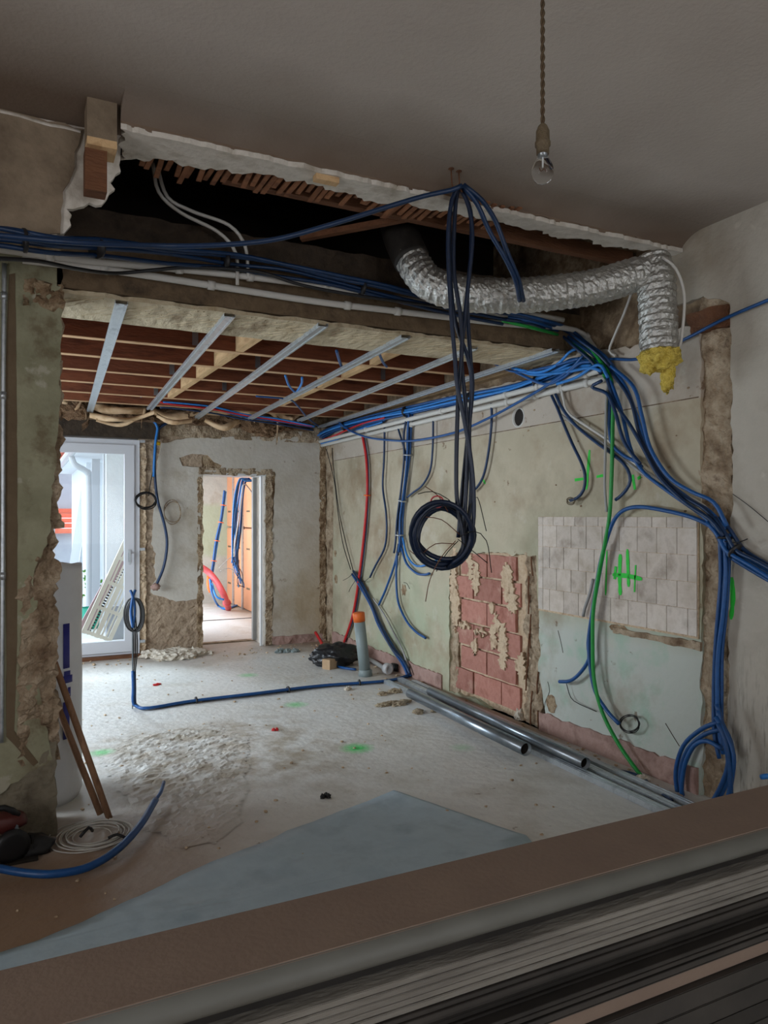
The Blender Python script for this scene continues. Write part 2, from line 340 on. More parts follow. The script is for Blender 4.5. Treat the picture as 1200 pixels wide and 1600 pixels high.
def sheet_bm(plane, loops, d0, d1, amp=.02, step=.04, bm=None, seed=0):
    """flat ragged plate between depths d0 (front) and d1 (back); loops[0] outline, the rest holes"""
    bm = bm or bmesh.new(); L2 = [ragged(l, amp, step, seed+i*5) for i, l in enumerate(loops)]
    tri = geometry.tessellate_polygon([[Vector((x, y, 0)) for x, y in l] for l in L2])
    flat = [p for l in L2 for p in l]; f = AX[plane]
    A = [bm.verts.new(f(x, y, d0)) for x, y in flat]; Bk = [bm.verts.new(f(x, y, d1)) for x, y in flat]
    for t in tri:
        try: bm.faces.new([A[i] for i in t]); bm.faces.new([Bk[i] for i in reversed(t)])
        except ValueError: pass
    o = 0
    for l in L2:
        n = len(l)
        for i in range(n):
            a, b = o+i, o+(i+1) % n
            try: bm.faces.new((A[a], A[b], Bk[b], Bk[a]))
            except ValueError: pass
        o += n
    return bm
def PXL(plane, val, *pts):
    f = {'X': onX, 'Y': onY, 'Z': onZ}[plane]
    return [(*st(plane, f(p[0], p[1], val)), *(p[2:])) for p in pts]
def rough_bm(plane, s0, s1, t0, t1, d, amp, step=.03, back=.06, sgn=1, seed=0, cut=None, fr=6., bm=None, ej=.014):
    """bumpy broken surface facing -normal; a closed shell with depth"""
    bm = bm or bmesh.new(); ns = max(2, int((s1-s0)/step)); nt_ = max(2, int((t1-t0)/step)); f = AX[plane]; G = []
    for i in range(ns+1):
        row = []
        for j in range(nt_+1):
            s = s0+(s1-s0)*i/ns; t = t0+(t1-t0)*j/nt_
            v = Vector((s*fr+seed, t*fr, seed*.7))
            h = noise.fractal(v, .8, 2.2, 4)+.5*abs(noise.noise(v*2.7))
            js = random.uniform(-.3, .3)*step if 0 < i < ns else ej*(noise.noise(Vector((t*9, seed, i)))*1.4+random.uniform(-.4, .4))
            jt = random.uniform(-.3, .3)*step if 0 < j < nt_ else ej*(noise.noise(Vector((s*9, seed, j)))*1.4)
            row.append(bm.verts.new(f(s+js, t+jt, d-sgn*amp*h)))
        G.append(row)
    for i in range(ns):
        for j in range(nt_): bm.faces.new((G[i][j], G[i+1][j], G[i+1][j+1], G[i][j+1]))
    per = [G[i][0] for i in range(ns+1)]+[G[ns][j] for j in range(1, nt_+1)]+[G[i][nt_] for i in range(ns-1, -1, -1)]+[G[0][j] for j in range(nt_-1, 0, -1)]
    bk = []
    for v in per:
        q = v.co.copy(); 
        if plane == 'X': q.x = d+sgn*back
        elif plane == 'Y': q.y = d+sgn*back
        else: q.z = d+sgn*back
        bk.append(bm.verts.new(q))
    for i in range(len(per)): bm.faces.new((per[i], bk[i], bk[(i+1) % len(per)], per[(i+1) % len(per)]))
    bm.faces.new(bk)
    return bm
def blob(c, rx, ry, rz, amp=.25, fr=3., sub=3, seed=0, bm=None, flat=None):
    bm = bm or bmesh.new(); t = bmesh.new(); bmesh.ops.create_icosphere(t, subdivisions=sub, radius=1); mp = {}
    for v in t.verts:
        n = v.co.normalized(); k = 1+amp*noise.fractal(n*fr+Vector((seed, seed*.3, 0)), .8, 2.1, 3)
        q = Vector((n.x*rx*k, n.y*ry*k, n.z*rz*k))+Vector(c)
        if flat is not None and q.z < flat: q.z = flat
        mp[v] = bm.verts.new(q)
    for f in t.faces: bm.faces.new([mp[v] for v in f.verts])
    t.free(); return bm
# ================================================================== SETTING
XR = 3.41; YB = 8.6; YP = 3.95; YD = 3.05; YL = 3.28; ZC = 3.16
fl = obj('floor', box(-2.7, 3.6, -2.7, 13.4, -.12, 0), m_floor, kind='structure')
# rough scratched area of the floor
def floor_patch(pxs, amp, step=.022, mat=None, name='rough_patch', lab=None, z=.002):
    pl = [Vector((p[0], p[1], 0)) for p in PXL('Z', 0, *pxs)]
    xs = [p.x for p in pl]; ys = [p.y for p in pl]; bm = bmesh.new(); G = {}
    nx = int((max(xs)-min(xs))/step); ny = int((max(ys)-min(ys))/step)
    def inside(x, y):
        c = False; j = len(pl)-1
        for i in range(len(pl)):
            if (pl[i].y > y) != (pl[j].y > y) and x < (pl[j].x-pl[i].x)*(y-pl[i].y)/(pl[j].y-pl[i].y)+pl[i].x: c = not c
            j = i
        return c
    def edge(x, y):
        return min(geometry.intersect_point_line(Vector((x, y, 0)), pl[i], pl[(i+1) % len(pl)]) and
                   ((lambda q: (Vector((x, y, 0))-q).length)(pl[i]+(pl[(i+1) % len(pl)]-pl[i])*max(0, min(1, geometry.intersect_point_line(Vector((x, y, 0)), pl[i], pl[(i+1) % len(pl)])[1])))) for i in range(len(pl)))
    for i in range(nx+1):
        for j in range(ny+1):
            x = min(xs)+i*step; y = min(ys)+j*step
            jx = noise.noise(Vector((x*5, y*5, 0)))*.06
            if inside(x+jx, y+jx):
                e = min(1, edge(x, y)/.12)
                h = max(0, noise.fractal(Vector((x*9, y*18, 1)), .7, 2.2, 4)+.35)*amp*e
                G[i, j] = bm.verts.new((x, y, z+h))
    for (i, j) in list(G):
        q = [(i, j), (i+1, j), (i+1, j+1), (i, j+1)]
        if all(k in G for k in q): bm.faces.new([G[k] for k in q])
    for v in [v for v in bm.verts if not v.link_faces]: bm.verts.remove(v)
    return obj(name, bm, mat, fl, label=lab)
m_patch = M('scraped_screed', (186, 178, 158), (168, 156, 132), (200, 194, 178), scale=5, bump=.8, bscale=30)
floor_patch([(150, 1180), (200, 1150), (330, 1128), (392, 1150), (390, 1215), (380, 1290), (330, 1330), (270, 1325), (215, 1300), (190, 1250), (165, 1215)], .013, mat=m_floor, lab='rough chiselled patch of screed')
# ---- near room shell
obj('wall_left', box(-2.85, -2.7, -2.7, -.2, 0, 3.2), m_nearwall, kind='structure')
obj('wall_left', box(-2.85, -2.7, 1.4, 3.95, 0, 3.2), m_nearwall, kind='structure')
obj('wall_left', box(-2.85, -2.7, -.2, 1.4, 0, .9), m_nearwall, kind='structure')
obj('wall_left', box(-2.85, -2.7, -.2, 1.4, 2.3, 3.2), m_nearwall, kind='structure')
obj('wall_rear', box(-2.7, .4, -2.85, -2.7, 0, 3.2), m_nearwall, kind='structure')
obj('wall_rear', box(2.4, 3.6, -2.85, -2.7, 0, 3.2), m_nearwall, kind='structure')
obj('wall_rear', box(.4, 2.4, -2.85, -2.7, 0, .85), m_nearwall, kind='structure')
obj('wall_rear', box(.4, 2.4, -2.85, -2.7, 2.35, 3.2), m_nearwall, kind='structure')
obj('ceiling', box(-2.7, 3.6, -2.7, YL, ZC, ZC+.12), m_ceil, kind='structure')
# void above
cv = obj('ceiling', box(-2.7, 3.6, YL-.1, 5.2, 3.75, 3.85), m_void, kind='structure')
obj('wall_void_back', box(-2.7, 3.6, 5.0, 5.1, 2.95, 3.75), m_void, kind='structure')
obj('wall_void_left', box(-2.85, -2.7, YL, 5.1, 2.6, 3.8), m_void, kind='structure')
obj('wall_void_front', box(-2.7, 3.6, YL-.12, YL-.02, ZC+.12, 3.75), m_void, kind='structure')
for i, (x0, x1, z) in enumerate(((.3, 3.4, 3.42), (1.2, 3.4, 3.5))):
    obj('void_joist', box(x0, x1, 3.55+.3*i, 3.62+.3*i, z, z+.16), m_oldwood, cv)
# ---- right wall: masonry slab + plaster sheets
wr = obj('wall_right', box(3.46, 3.62, -2.7, 9.05, -.1, 3.8), m_rubble, kind='structure')
loop = [(-2.7, 0, 0), (2.73, 0, 1), (2.74, .9, 1), (2.71, 1.8, 1), (2.73, 2.70, 1), (2.90, 2.78, 1), (3.28, 2.80, 0), (3.28, ZC, 0), (-2.7, ZC, 0)]
obj('plaster_coat', sheet_bm('X', [loop], XR, 3.462, .012, .035), m_nearwall, wr)
# far plaster with brick hole
far = [(2.915, 0, 1), (2.905, 1.2, 1), (2.92, 2.62, 1), (3.2, 2.66, 1), (3.45, 2.60, 1), (3.95, 2.70, 1), (4.45, 2.58, 1), (5.6, 2.62, 1), (7.2, 2.60, 1), (8.28, 2.58, 1), (8.30, 1.2, 1), (8.32, 0, 0)]
hole_px = [(702, 1080), (702, 905), (705, 866), (760, 864), (838, 868), (842, 960), (843, 1060), (858, 1150), (800, 1125), (740, 1092)]
bh = [(*p[:2], 1.3) for p in PXL('X', XR, *hole_px)]
vent = onX(810, 652, XR); vh = [(vent.y+.075*math.cos(a*math.pi/8), vent.z+.075*math.sin(a*math.pi/8), 0) for a in range(16)]
obj('plaster_coat', sheet_bm('X', [far, bh, vh], XR, 3.462, .014, .04, seed=3), m_rwall, wr)
obj('vent_sleeve', lathe([(.066, .03), (.078, .03), (.078, 0), (.066, .0), (.066, .0299)], (XR-.003, vent.y, vent.z), 20, axis=(1, 0, 0)), m_white_p, wr, True, label='round vent hole ring')
obj('vent_dark_disc', lathe([(.066, 0), (.066, .002)], (XR+.012, vent.y, vent.z), 20, axis=(1, 0, 0)), m_void, wr)  # dark disc behind the ring, shade of the hole put into its colour
# torn strips
obj('broken_strip', rough_bm('X', 2.72, 2.93, 0, 2.80, 3.43, .022, .022, .04, seed=2, fr=9), m_rubble_l, wr, label='torn masonry edge where a partition was cut away')
obj('broken_strip', rough_bm('X', 8.26, 8.60, 0, 2.6, 3.44, .02, .035, .04, seed=5), m_rubble_l, wr)
obj('broken_strip', rough_bm('X', 2.90, 8.6, 2.50, 3.2, 3.445, .012, .05, .04, seed=9, fr=4), m_brownwall2, wr)
bm = rough_bm('X', 2.735, 3.0, 2.58, 2.70, 3.405, .02, .02, .05, seed=4)
obj('wood_stub', bm, m_oldwood, wr, label='broken dark wooden stub in the torn wall edge')
# bricks
br = [p[:2] for p in bh]
y0b, y1b = 4.42, 5.62
obj('mortar_bed', rough_bm('X', 4.30, 5.72, .0, 1.30, 3.448, .006, .05, .02, seed=7), m_mortar, wr)
bw, bh_ = .40, .20
for r in range(6):
    off = (.0, .2)[r % 2]+.03
    for c in range(-1, 4):
        a = 4.62+off-.2+c*bw; b = a+bw-.018; z0 = .06+r*bh_; z1 = z0+bh_-.018
        a = max(a, 4.60); b = min(b, 5.52)
        if b-a < .09: continue
        d = 3.425+random.uniform(-.004, .006)
        lp = [(a, z0), (b, z0), (b, z1), (a, z1)]
        obj('brick', sheet_bm('X', [lp], d, 3.455, .004, .07, seed=r*7+c), m_brick, wr)
# mortar smears on the bricks
for k, (px_, py_, s_, t_) in enumerate(((737, 885, .05, .12), (745, 905, .04, .14), (792, 910, .07, .16), (800, 935, .06, .12), (776, 970, .05, .08), (772, 995, .05, .10), (786, 1010, .06, .18), (742, 1012, .04, .07), (815, 1040, .06, .10), (710, 900, .06, .25), (712, 950, .06, .22), (726, 978, .1, .03), (752, 988, .1, .02), (770, 950, .03, .05))):
    p = onX(px_, py_, 3.42); a_ = [(p.y+s_*math.cos(q*.7854), p.z+t_*math.sin(q*.7854)) for q in range(8)]
    obj('mortar_smear', sheet_bm('X', [a_], 3.414-.0006*k, 3.43, .05, .014, seed=k), m_mortar, wr)
for k, (px0, px1, amp) in enumerate(((700, 714, .018), (819, 846, .03))):
    ya = onX(px1, 900, XR).y; yb = onX(px0, 900, XR).y
    obj('broken_strip', rough_bm('X', ya, yb, .0, 1.29, 3.428, amp, .022, .03, seed=11+k, fr=10), m_rubble_l, wr)
for k in range(9):
    px_ = random.uniform(822, 843); p = onX(px_, 870+k*30, 3.40); q = onX(px_+random.uniform(-5, 5), 870+k*30+random.uniform(25, 60), 3.41)
    obj('chisel_groove', tube([p, (p+q)/2+Vector((.004, .012, 0)), q], .006, sides=5), m_oldwood, wr)
# tiles
ty1 = onX(843, 806, XR).y; ty0 = 2.93; zt = 1.553
tp = .152
obj('tile_bed', box(3.402, 3.412, ty0-.005, ty1+.003, zt-4*tp-.075, zt), m_mortar, wr)
def tile(y0, y1, z0, z1):
    g = .0012; bm = box(3.396, 3.403, y0+g, y1-g, z0+g, z1-g, bev=.0018)
    a = random.uniform(-.012, .012); bmesh.ops.rotate(bm, verts=bm.verts, cent=(3.4, (y0+y1)/2, (z0+z1)/2), matrix=Matrix.Rotation(a, 3, 'Z'))
    obj('tile', bm, m_tile, wr)
yy = ty1-.055; bdr = .062
edge_y = [ty1]
x = yy
tile(yy, ty1, zt-bdr, zt)
while x > ty0+.02:
    nx_ = max(ty0, x-tp*.75); tile(nx_, x, zt-bdr, zt); x = nx_
for r in range(4):
    z1 = zt-bdr-r*tp; tile(yy, ty1, z1-tp, z1)
    x = yy; first = True
    while x > ty0+.01:
        wd = tp*(.5 if (first and r % 2) else 1); first = False
        nx_ = max(ty0, x-wd)
        if x-nx_ > .02: tile(nx_, x, z1-tp, z1)
        x = nx_
# ledge strip below the tiles on the right
a = onX(960, 985, XR); b = onX(1097, 1012, XR)
lp = [(a.y, a.z+.02), (b.y, b.z+.03), (b.y, b.z-.02), (a.y, a.z-.015)]
obj('adhesive_ridge', sheet_bm('X', [lp], 3.395, 3.412, .008, .03), m_rubble_l, wr)
# pink skirting render
lp = [(2.93, 0, 0), (4.33, 0, 0), (4.33, .13, 1), (2.93, .15, 0)]
sk = obj('baseboard_right', sheet_bm('X', [lp], 3.395, 3.412, .012, .04), m_pink, kind='structure')
lp = [(5.72, 0, 0), (8.3, 0, 0), (8.3, .16, 1), (5.72, .13, 0)]
obj('baseboard_right', sheet_bm('X', [lp], 3.393, 3.412, .012, .04), m_pink, kind='structure')
# dark cracks / chipped spots
for k, (pts) in enumerate(([(856, 1065), (859, 1080), (852, 1098), (850, 1120)], [(872, 985), (876, 1000), (880, 1020)], [(1040, 1130), (1052, 1150), (1062, 1166)])):
    obj('wall_crack', tube(LX(3.411, *pts), .0035, sides=4), m_dark, wr)
for k, (px_, py_, s_) in enumerate(((525, 905, .05), (631, 922, .06), (968, 982, .09), (575, 920, .03), (862, 1100, .06), (524, 865, .04))):
    p = onX(px_, py_, XR); a_ = [(p.y+s_*math.cos(q*1.047), p.z+s_*(1.1 if k != 2 else .25)*math.sin(q*1.047)) for q in range(6)]
    obj('chipped_spot', sheet_bm('X', [a_], 3.407, 3.412, .02, .02, seed=k), m_rubble, wr)
random.seed(31)
for k in range(26):
    px_, py_ = random.uniform(700, 1080), random.uniform(600, 800); p = onX(px_, py_, XR); s_ = random.uniform(.004, .012)
    if (p.y-vent.y)**2+(p.z-vent.z)**2 < .02: continue
    a_ = [(p.y+s_*math.cos(q*1.047), p.z+s_*.7*math.sin(q*1.047)) for q in range(6)]
    obj('chipped_spot', sheet_bm('X', [a_], 3.407, 3.412, .004, .008, seed=k), m_rubble, wr)
lp = [(2.93, 2.222, 0), (8.28, 2.222, 0), (8.28, 2.228, 0), (2.93, 2.228, 0)]
obj('paint_ridge', sheet_bm('X', [lp], 3.4075, 3.411, .0, 1), m_brownwall2, wr)
# spray marks on the right wall (flat paint)
def stroke(pts, w, X=3.408, parent=None):
    P = LX(X, *pts); Q = spline(P, .02); bm = bmesh.new(); pr = None
    for i, q in enumerate(Q):
        d = (Q[min(i+1, len(Q)-1)]-Q[max(i-1, 0)]).normalized(); n = Vector((0, -d.z, d.y)); ww = w*(1+.4*noise.noise(q*20))*(.5 if i in (0, len(Q)-1) else 1)
        c = [bm.verts.new(q+n*ww), bm.verts.new(q-n*ww), bm.verts.new(q-n*ww+Vector((.0015, 0, 0))), bm.verts.new(q+n*ww+Vector((.0015, 0, 0)))]
        if pr:
            for j in range(4): bm.faces.new((pr[j], pr[(j+1) % 4], c[(j+1) % 4], c[j]))
        else: bm.faces.new(c)
        pr = c
    bm.faces.new(pr)
    return obj('spray_mark', bm, m_spray, wr)
for pts, wdt, XX in (([(921, 703), (919, 730), (916, 765)], .012, 3.408), ([(898, 750), (912, 748)], .02, 3.408), ([(932, 745), (942, 743)], .018, 3.408), ([(988, 742), (992, 765)], .022, 3.408), ([(996, 748), (1001, 745)], .02, 3.408),
    ([(969, 866), (968, 900), (969, 930)], .014, 3.392), ([(980, 858), (981, 890), (982, 917)], .012, 3.392), ([(993, 883), (991, 925)], .012, 3.392), ([(957, 898), (980, 900), (1003, 905)], .014, 3.392), ([(962, 885), (960, 905)], .02, 3.392), ([(948, 860), (947, 900), (946, 930)], .006, 3.392),
    ([(1143, 902), (1145, 935), (1142, 968)], .014, 3.407), ([(755, 750), (758, 756)], .02, 3.408)):
    stroke(pts, wdt, XX)
# ---- back wall with the glazed door and the doorway
wb = obj('wall_back', box(1.20, 1.905, YB+.02, 9.05, 0, 2.95), m_rubble, kind='structure')
obj('wall_back', box(2.66, 3.46, YB+.02, 9.05, 0, 2.95), m_rubble, kind='structure')
obj('wall_back', box(1.905, 2.66, YB+.02, 9.05, 2.06, 2.95), m_rubble, kind='structure')
obj('wall_back', box(-2.7, .18, YB+.02, 9.05, 0, 2.95), m_rubble, kind='structure')
obj('lintel_over_door', box(-.3, 1.42, YB-.03, 9.05, 2.42, 2.62), m_dark, kind='structure')
obj('wall_back', box(-.3, 1.42, YB+.02, 9.05, 2.62, 2.95), m_rubble, kind='structure')
pl = PXL('Y', YB, (252, 692), (300, 684), (400, 682), (437, 675), (506, 672, 0), (506, 1000, 0), (424, 1006), (427, 940), (424, 860), (428, 790), (430, 737), (400, 736), (318, 738), (313, 800), (314, 870), (313, 935), (275, 940), (235, 925), (245, 905), (240, 885), (244, 865), (236, 850), (240, 800), (243, 740))
spot = PXL('Y', YB, (280, 715), (300, 709), (325, 711), (335, 722), (347, 727), (343, 736), (318, 734), (312, 730), (285, 728))
obj('plaster_coat', sheet_bm('Y', [pl, [(*p, .6) for p in spot]], YB, YB+.03, .012, .035, seed=8), m_bwall, wb)
obj('broken_strip', rough_bm('Y', 1.22, 3.44, 0, 2.55, YB+.012, .006, .03, .01, seed=13, fr=9) if False else rough_bm('Y', 1.22, 1.90, 0, 2.52, YB+.014, .012, .03, .01, seed=13, fr=9), m_brownrender, wb)
obj('broken_strip', rough_bm('Y', 1.20, 1.27, .0, 2.40, YB-.01, .02, .02, .03, seed=14, fr=12), m_mortar, wb)
obj('broken_strip', rough_bm('Y', 2.655, 2.74, 0, 2.06, YB-.002, .02, .02, .03, seed=15, fr=12), m_rubble_l, wb)
obj('broken_strip', rough_bm('Y', 1.86, 2.74, 2.04, 2.12, YB-.002, .02, .02, .03, seed=16, fr=12), m_rubble_l, wb)
obj('broken_strip', rough_bm('Y', 1.845, 1.905, 0, 2.06, YB-.002, .018, .02, .03, seed=17, fr=12), m_rubble, wb)
obj('broken_strip', rough_bm('Y', 3.35, 3.43, 0, 2.55, YB-.012, .02, .025, .03, seed=18, fr=12), m_rubble, wb)
obj('broken_strip', rough_bm('Y', 1.3, 3.44, 2.46, 2.66, YB-.0, .03, .03, .03, seed=19, fr=7), m_rubble_l, wb)
obj('baseboard_back', rough_bm('Y', 2.74, 3.41, 0, .10, YB-.01, .012, .03, .015, seed=20), m_pink, kind='structure')
# doorway reveal and frame
dr = obj('door_2', box(1.905, 2.66, YB+.0, 9.0, 2.035, 2.06), m_white, kind='structure', label='doorway without its leaf, white lined')
obj('reveal_lining', sheet_bm('X', [[(YB, 0), (9.0, 0, 0), (9.0, 2.035, 0), (YB, 2.035)]], 2.645, 2.66, .01, .05), m_white_plaster, dr)
obj('frame_post', box(2.60, 2.645, 8.94, 9.0, .02, 2.035), m_grey_p, dr)
obj('frame_post', box(2.595, 2.62, 8.60, 8.64, .0, 2.035), m_white, dr)
obj('threshold', box(1.905, 2.66, 9.0, 9.1, -.001, .012), m_rubble_l, dr)
# glazed door
dx0, dx1, dzt = .18, 1.20, 2.40
gd = obj('door_1', B(B(B(box(dx1-.075, dx1, YB-.03, YB+.05, .036, dzt), dx0, dx0+.075, YB-.03, YB+.05, .036, dzt), dx0+.076, dx1-.076, YB-.03, YB+.05, dzt-.07, dzt), dx0+.076, dx1-.076, YB-.03, YB+.05, .036, .07), m_frame, kind='structure', label='white glazed patio door')
bm = bmesh.new(); lx0, lx1, lz0, lz1 = dx0+.06, dx1-.06, .065, dzt-.06
B(bm, lx1-.10, lx1, YB-.05, YB+.03, lz0, lz1, ); B(bm, lx0, lx0+.1, YB-.05, YB+.03, lz0, lz1); B(bm, lx0+.1, lx1-.1, YB-.05, YB+.03, lz1-.1, lz1); B(bm, lx0+.1, lx1-.1, YB-.05, YB+.03, lz0, lz0+.12)
lf = obj('door_leaf', bm, m_frame, gd)
obj('glass_pane', box(lx0+.09, lx1-.09, YB-.02, YB-.012, lz0+.11, lz1-.09), m_glass, gd)
hx = lx1-.05; hz = onY(201, 868, YB).z
obj('door_handle', B(B(box(hx-.016, hx+.016, YB-.058, YB-.048, hz-.07, hz+.07, bev=.004), hx-.009, hx+.009, YB-.10, YB-.05, hz+.03, hz+.05), hx-.009, hx+.009, YB-.112, YB-.098, hz-.10, hz+.055, bev=.003), m_galv, gd)
obj('sill_board', box(dx0, dx1+.02, YB-.10, YB+.4, -.001, .034), m_oldwood, gd)
for z_ in (onY(218, 690, YB).z, onY(218, 858, YB).z, onY(218, 1001, YB).z):
    obj('fixing_bracket', box(1.202, 1.255, YB-.055, YB-.035, z_-.015, z_+.015), m_galv, gd)
# ---- far room left wall with its window
for a in ((-2.7, -2.55, 4.45, 4.6, 0, 2.95), (-2.7, -2.55, 7.4, 8.62, 0, 2.95), (-2.7, -2.55, 4.6, 7.4, 0, .6), (-2.7, -2.55, 4.6, 7.4, 2.3, 2.95)):
    obj('wall_left', box(*a), m_bwall, kind='structure')
obj('window_1', B(B(B(B(box(-2.66, -2.6, 4.6, 4.68, .6, 2.3), -2.66, -2.6, 7.32, 7.4, .6, 2.3), -2.66, -2.6, 5.96, 6.04, .6, 2.3), -2.66, -2.6, 4.6, 7.4, 2.22, 2.3), -2.66, -2.6, 4.6, 7.4, .6, .68), m_frame, kind='structure')
# ---- pier + lintel wall between the rooms
wm = obj('wall_middle', box(-2.7, .12, YP+.02, YP+.25, 0, 2.70), m_stone, kind='structure')
pp = PXL('Y', YP, (-900, 300, 0), (-100, 330, 0), (50, 345, 1), (93, 400), (95, 455), (97, 490), (96, 560), (95, 620), (92, 655), (88, 690), (84, 740), (80, 790), (74, 850), (52, 900), (60, 960), (50, 1000), (56, 1060), (66, 1120), (78, 1165), (82, 1185), (45, 1205), (0, 1240), (-100, 1260), (-900, 1260, 0))
obj('plaster_coat', sheet_bm('Y', [[(p[0], p[1], p[2] if len(p) > 2 else 1) for p in pp]], YP-.012, YP+.025, .012, .03, seed=21), m_pier, wm, label='grey green plaster left on the pier')
xe = onY(90, 806, YP).x
obj('broken_strip', rough_bm('Y', xe-.17, xe, .36, 1.55, YP+.0, .05, .02, .2, seed=22, fr=6, ej=.03), m_rubble_l, wm, label='crumbling torn edge of the pier')
obj('broken_strip', rough_bm('Y', xe-.045, xe+.015, 1.5, 2.70, YP+.012, .02, .02, .2, seed=23, fr=9, ej=.02), m_rubble_l, wm)
obj('stone_base', rough_bm('Y', -2.7, xe-.005, 0, .46, YP-.002, .014, .03, .2, seed=24, fr=5), m_stone, wm)
obj('broken_strip', rough_bm('Y', onY(38, 455, YP).x, onY(98, 455, YP).x, onY(60, 482, YP).z, onY(60, 440, YP).z, YP-.018, .05, .015, .06, seed=25, fr=11), m_rubble, wm, label='hole broken out beside the lintel end')
chs = PXL('Y', YP, (14, 430), (24, 428), (27, 700), (27, 1000), (22, 1140), (60, 1190), (52, 1196), (10, 1150), (9, 900), (8, 600))
obj('chase_filler', sheet_bm('Y', [[(*p, .25) for p in chs]], YP-.014, YP, .008, .06), m_chase, wm, label='brown filled chase running down the pier')
# lintel
ZL = 2.68
ln = obj('lintel', box(.165, 3.46, YP-.012, 4.45, ZL, 2.93), m_lintelfront, kind='structure')
bm = rough_bm('Z', .12, 3.42, YP+.005, 4.45, ZL-.004, .012, .045, .02, sgn=-1, seed=30)
obj('ribbed_soffit', bm, m_conc_rib, ln)
bm = bmesh.new()
x = .2
while x < 3.4:
    y0 = YP+random.uniform(.02, .22); l = random.uniform(.05, .2); beam(bm, (x, y0, ZL-.018), (x-.9*l, min(4.44, y0+l), ZL-.020), .012, .018); x += random.uniform(.018, .04)
o_ = obj('formwork_ridges', bm, m_conc_rib, ln, kind='stuff')
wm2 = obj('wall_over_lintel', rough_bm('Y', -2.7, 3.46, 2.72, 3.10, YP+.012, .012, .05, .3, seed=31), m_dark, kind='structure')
# ---- bulkhead, upper left
bk = obj('wall_bulkhead', box(-2.7, onY(96, 300, YL).x, YL+.02, 3.42, 2.66, 3.75), m_rubble, kind='structure')
pw = PXL('Y', YL, (-900, -50, 0), (60, 186), (190, 192, 0), (188, 250), (172, 285), (171, 302), (150, 321), (104, 326), (100, 365), (60, 372, 1), (-60, 368, 0), (-900, 330, 0))
obj('white_plaster', sheet_bm('Y', [[(p[0], p[1], p[2] if len(p) > 2 else 1) for p in pw]], YL, YL+.025, .02, .02, seed=33), m_white_plaster, bk)
pw = PXL('Y', YL, (-900, -50, 0), (60, 186), (128, 203), (116, 240), (108, 285), (98, 300), (95, 330), (94, 366), (40, 370), (-60, 368, 0), (-900, 330, 0))
obj('brown_paint_coat', sheet_bm('Y', [[(p[0], p[1], p[2] if len(p) > 2 else 1) for p in pw]], YL-.01, YL+.001, .01, .03, seed=34), m_brownwall, bk)
obj('ragged_crack', tube(PXL and [Vector((p[0], YL-.012, p[1])) for p in PXL('Y', YL-.012, (0, 174), (30, 181), (55, 189), (80, 196), (100, 199), (126, 206))], .006, sides=5), m_white_plaster, bk)
# ---- downstand and torn soffit
xd0 = onY(188, 190, YD).x
cp = [(2.86+.19*k/12, ZC-.0004-.064*(k/12)**3) for k in range(13)]+[(YD+.01, 3.092), (YD+.03, ZC+.01), (2.86, ZC+.01)]
bm = bmesh.new(); A = [bm.verts.new((xd0, y, z)) for y, z in cp]; Bq = [bm.verts.new((3.412, y, z)) for y, z in cp]
for i in range(len(cp)): bm.faces.new((A[i], A[(i+1) % len(cp)], Bq[(i+1) % len(cp)], Bq[i]))
bm.faces.new(A); bm.faces.new(Bq[::-1])
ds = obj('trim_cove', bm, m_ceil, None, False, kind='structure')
lp = [(xd0, YD-.014, .35), (3.405, YD-.014, 0), (3.405, 3.10, 1), (2.9, 3.15, 1)]+[p for p in PXL('Z', 3.07, (880, 372), (790, 350), (720, 335), (640, 318), (600, 318), (540, 300), (480, 287), (420, 272), (330, 262), (260, 250), (188, 250))]
lp = [(p[0], p[1], p[2] if len(p) > 2 else 1) for p in lp]
obj('torn_plaster', sheet_bm('Z', [lp], 3.068, 3.09, .032, .022, seed=41), m_white_plaster, ds, label='torn white plaster along the opened ceiling')
lp = [(xd0, 3.14, 0), (xd0, 3.085), (1.0, 3.088), (1.5, 3.08), (1.75, 3.088), (2.3, 3.085), (3.0, 3.09), (3.4, 3.092, 0), (3.4, 3.14, 0)]
obj('plaster_lip', sheet_bm('Y', [[(p[0], p[1], p[2] if len(p) > 2 else 1) for p in lp]], YD-.008, YD+.004, .012, .025, seed=42), m_cove, ds)
# laths
px_ = 225
while px_ < 800:
    yb_ = 250+(px_-225)*.165+random.uniform(-3, 3)
    if px_ > 540: yb_ = 302+(px_-540)*.13+random.uniform(-3, 3)
    p = onZ(px_, yb_, 3.09); l = random.uniform(.05, .15) + (.08 if px_ > 590 else 0)
    bm = beam(bmesh.new(), (p.x, p.y-.10, 3.092), (p.x+random.uniform(-.01, .01), p.y+l, 3.092+random.uniform(-.015, .012)), .022, .008)
    obj('lath', bm, m_lath, ds)
    px_ += random.uniform(10, 15)
a = onZ(350, 285, 3.10); b = onZ(700, 356, 3.10)
obj('ceiling_batten', beam(bmesh.new(), (a.x, a.y+.02, 3.15), (3.4, a.y+.05, 3.15), .05, .08), m_oldwood, ds)
a = atD(640, 340, 3.9); b = atD(470, 372, 4.0)
obj('ceiling_batten', beam(bmesh.new(), a, b, .04, .03), m_oldwood, ds)
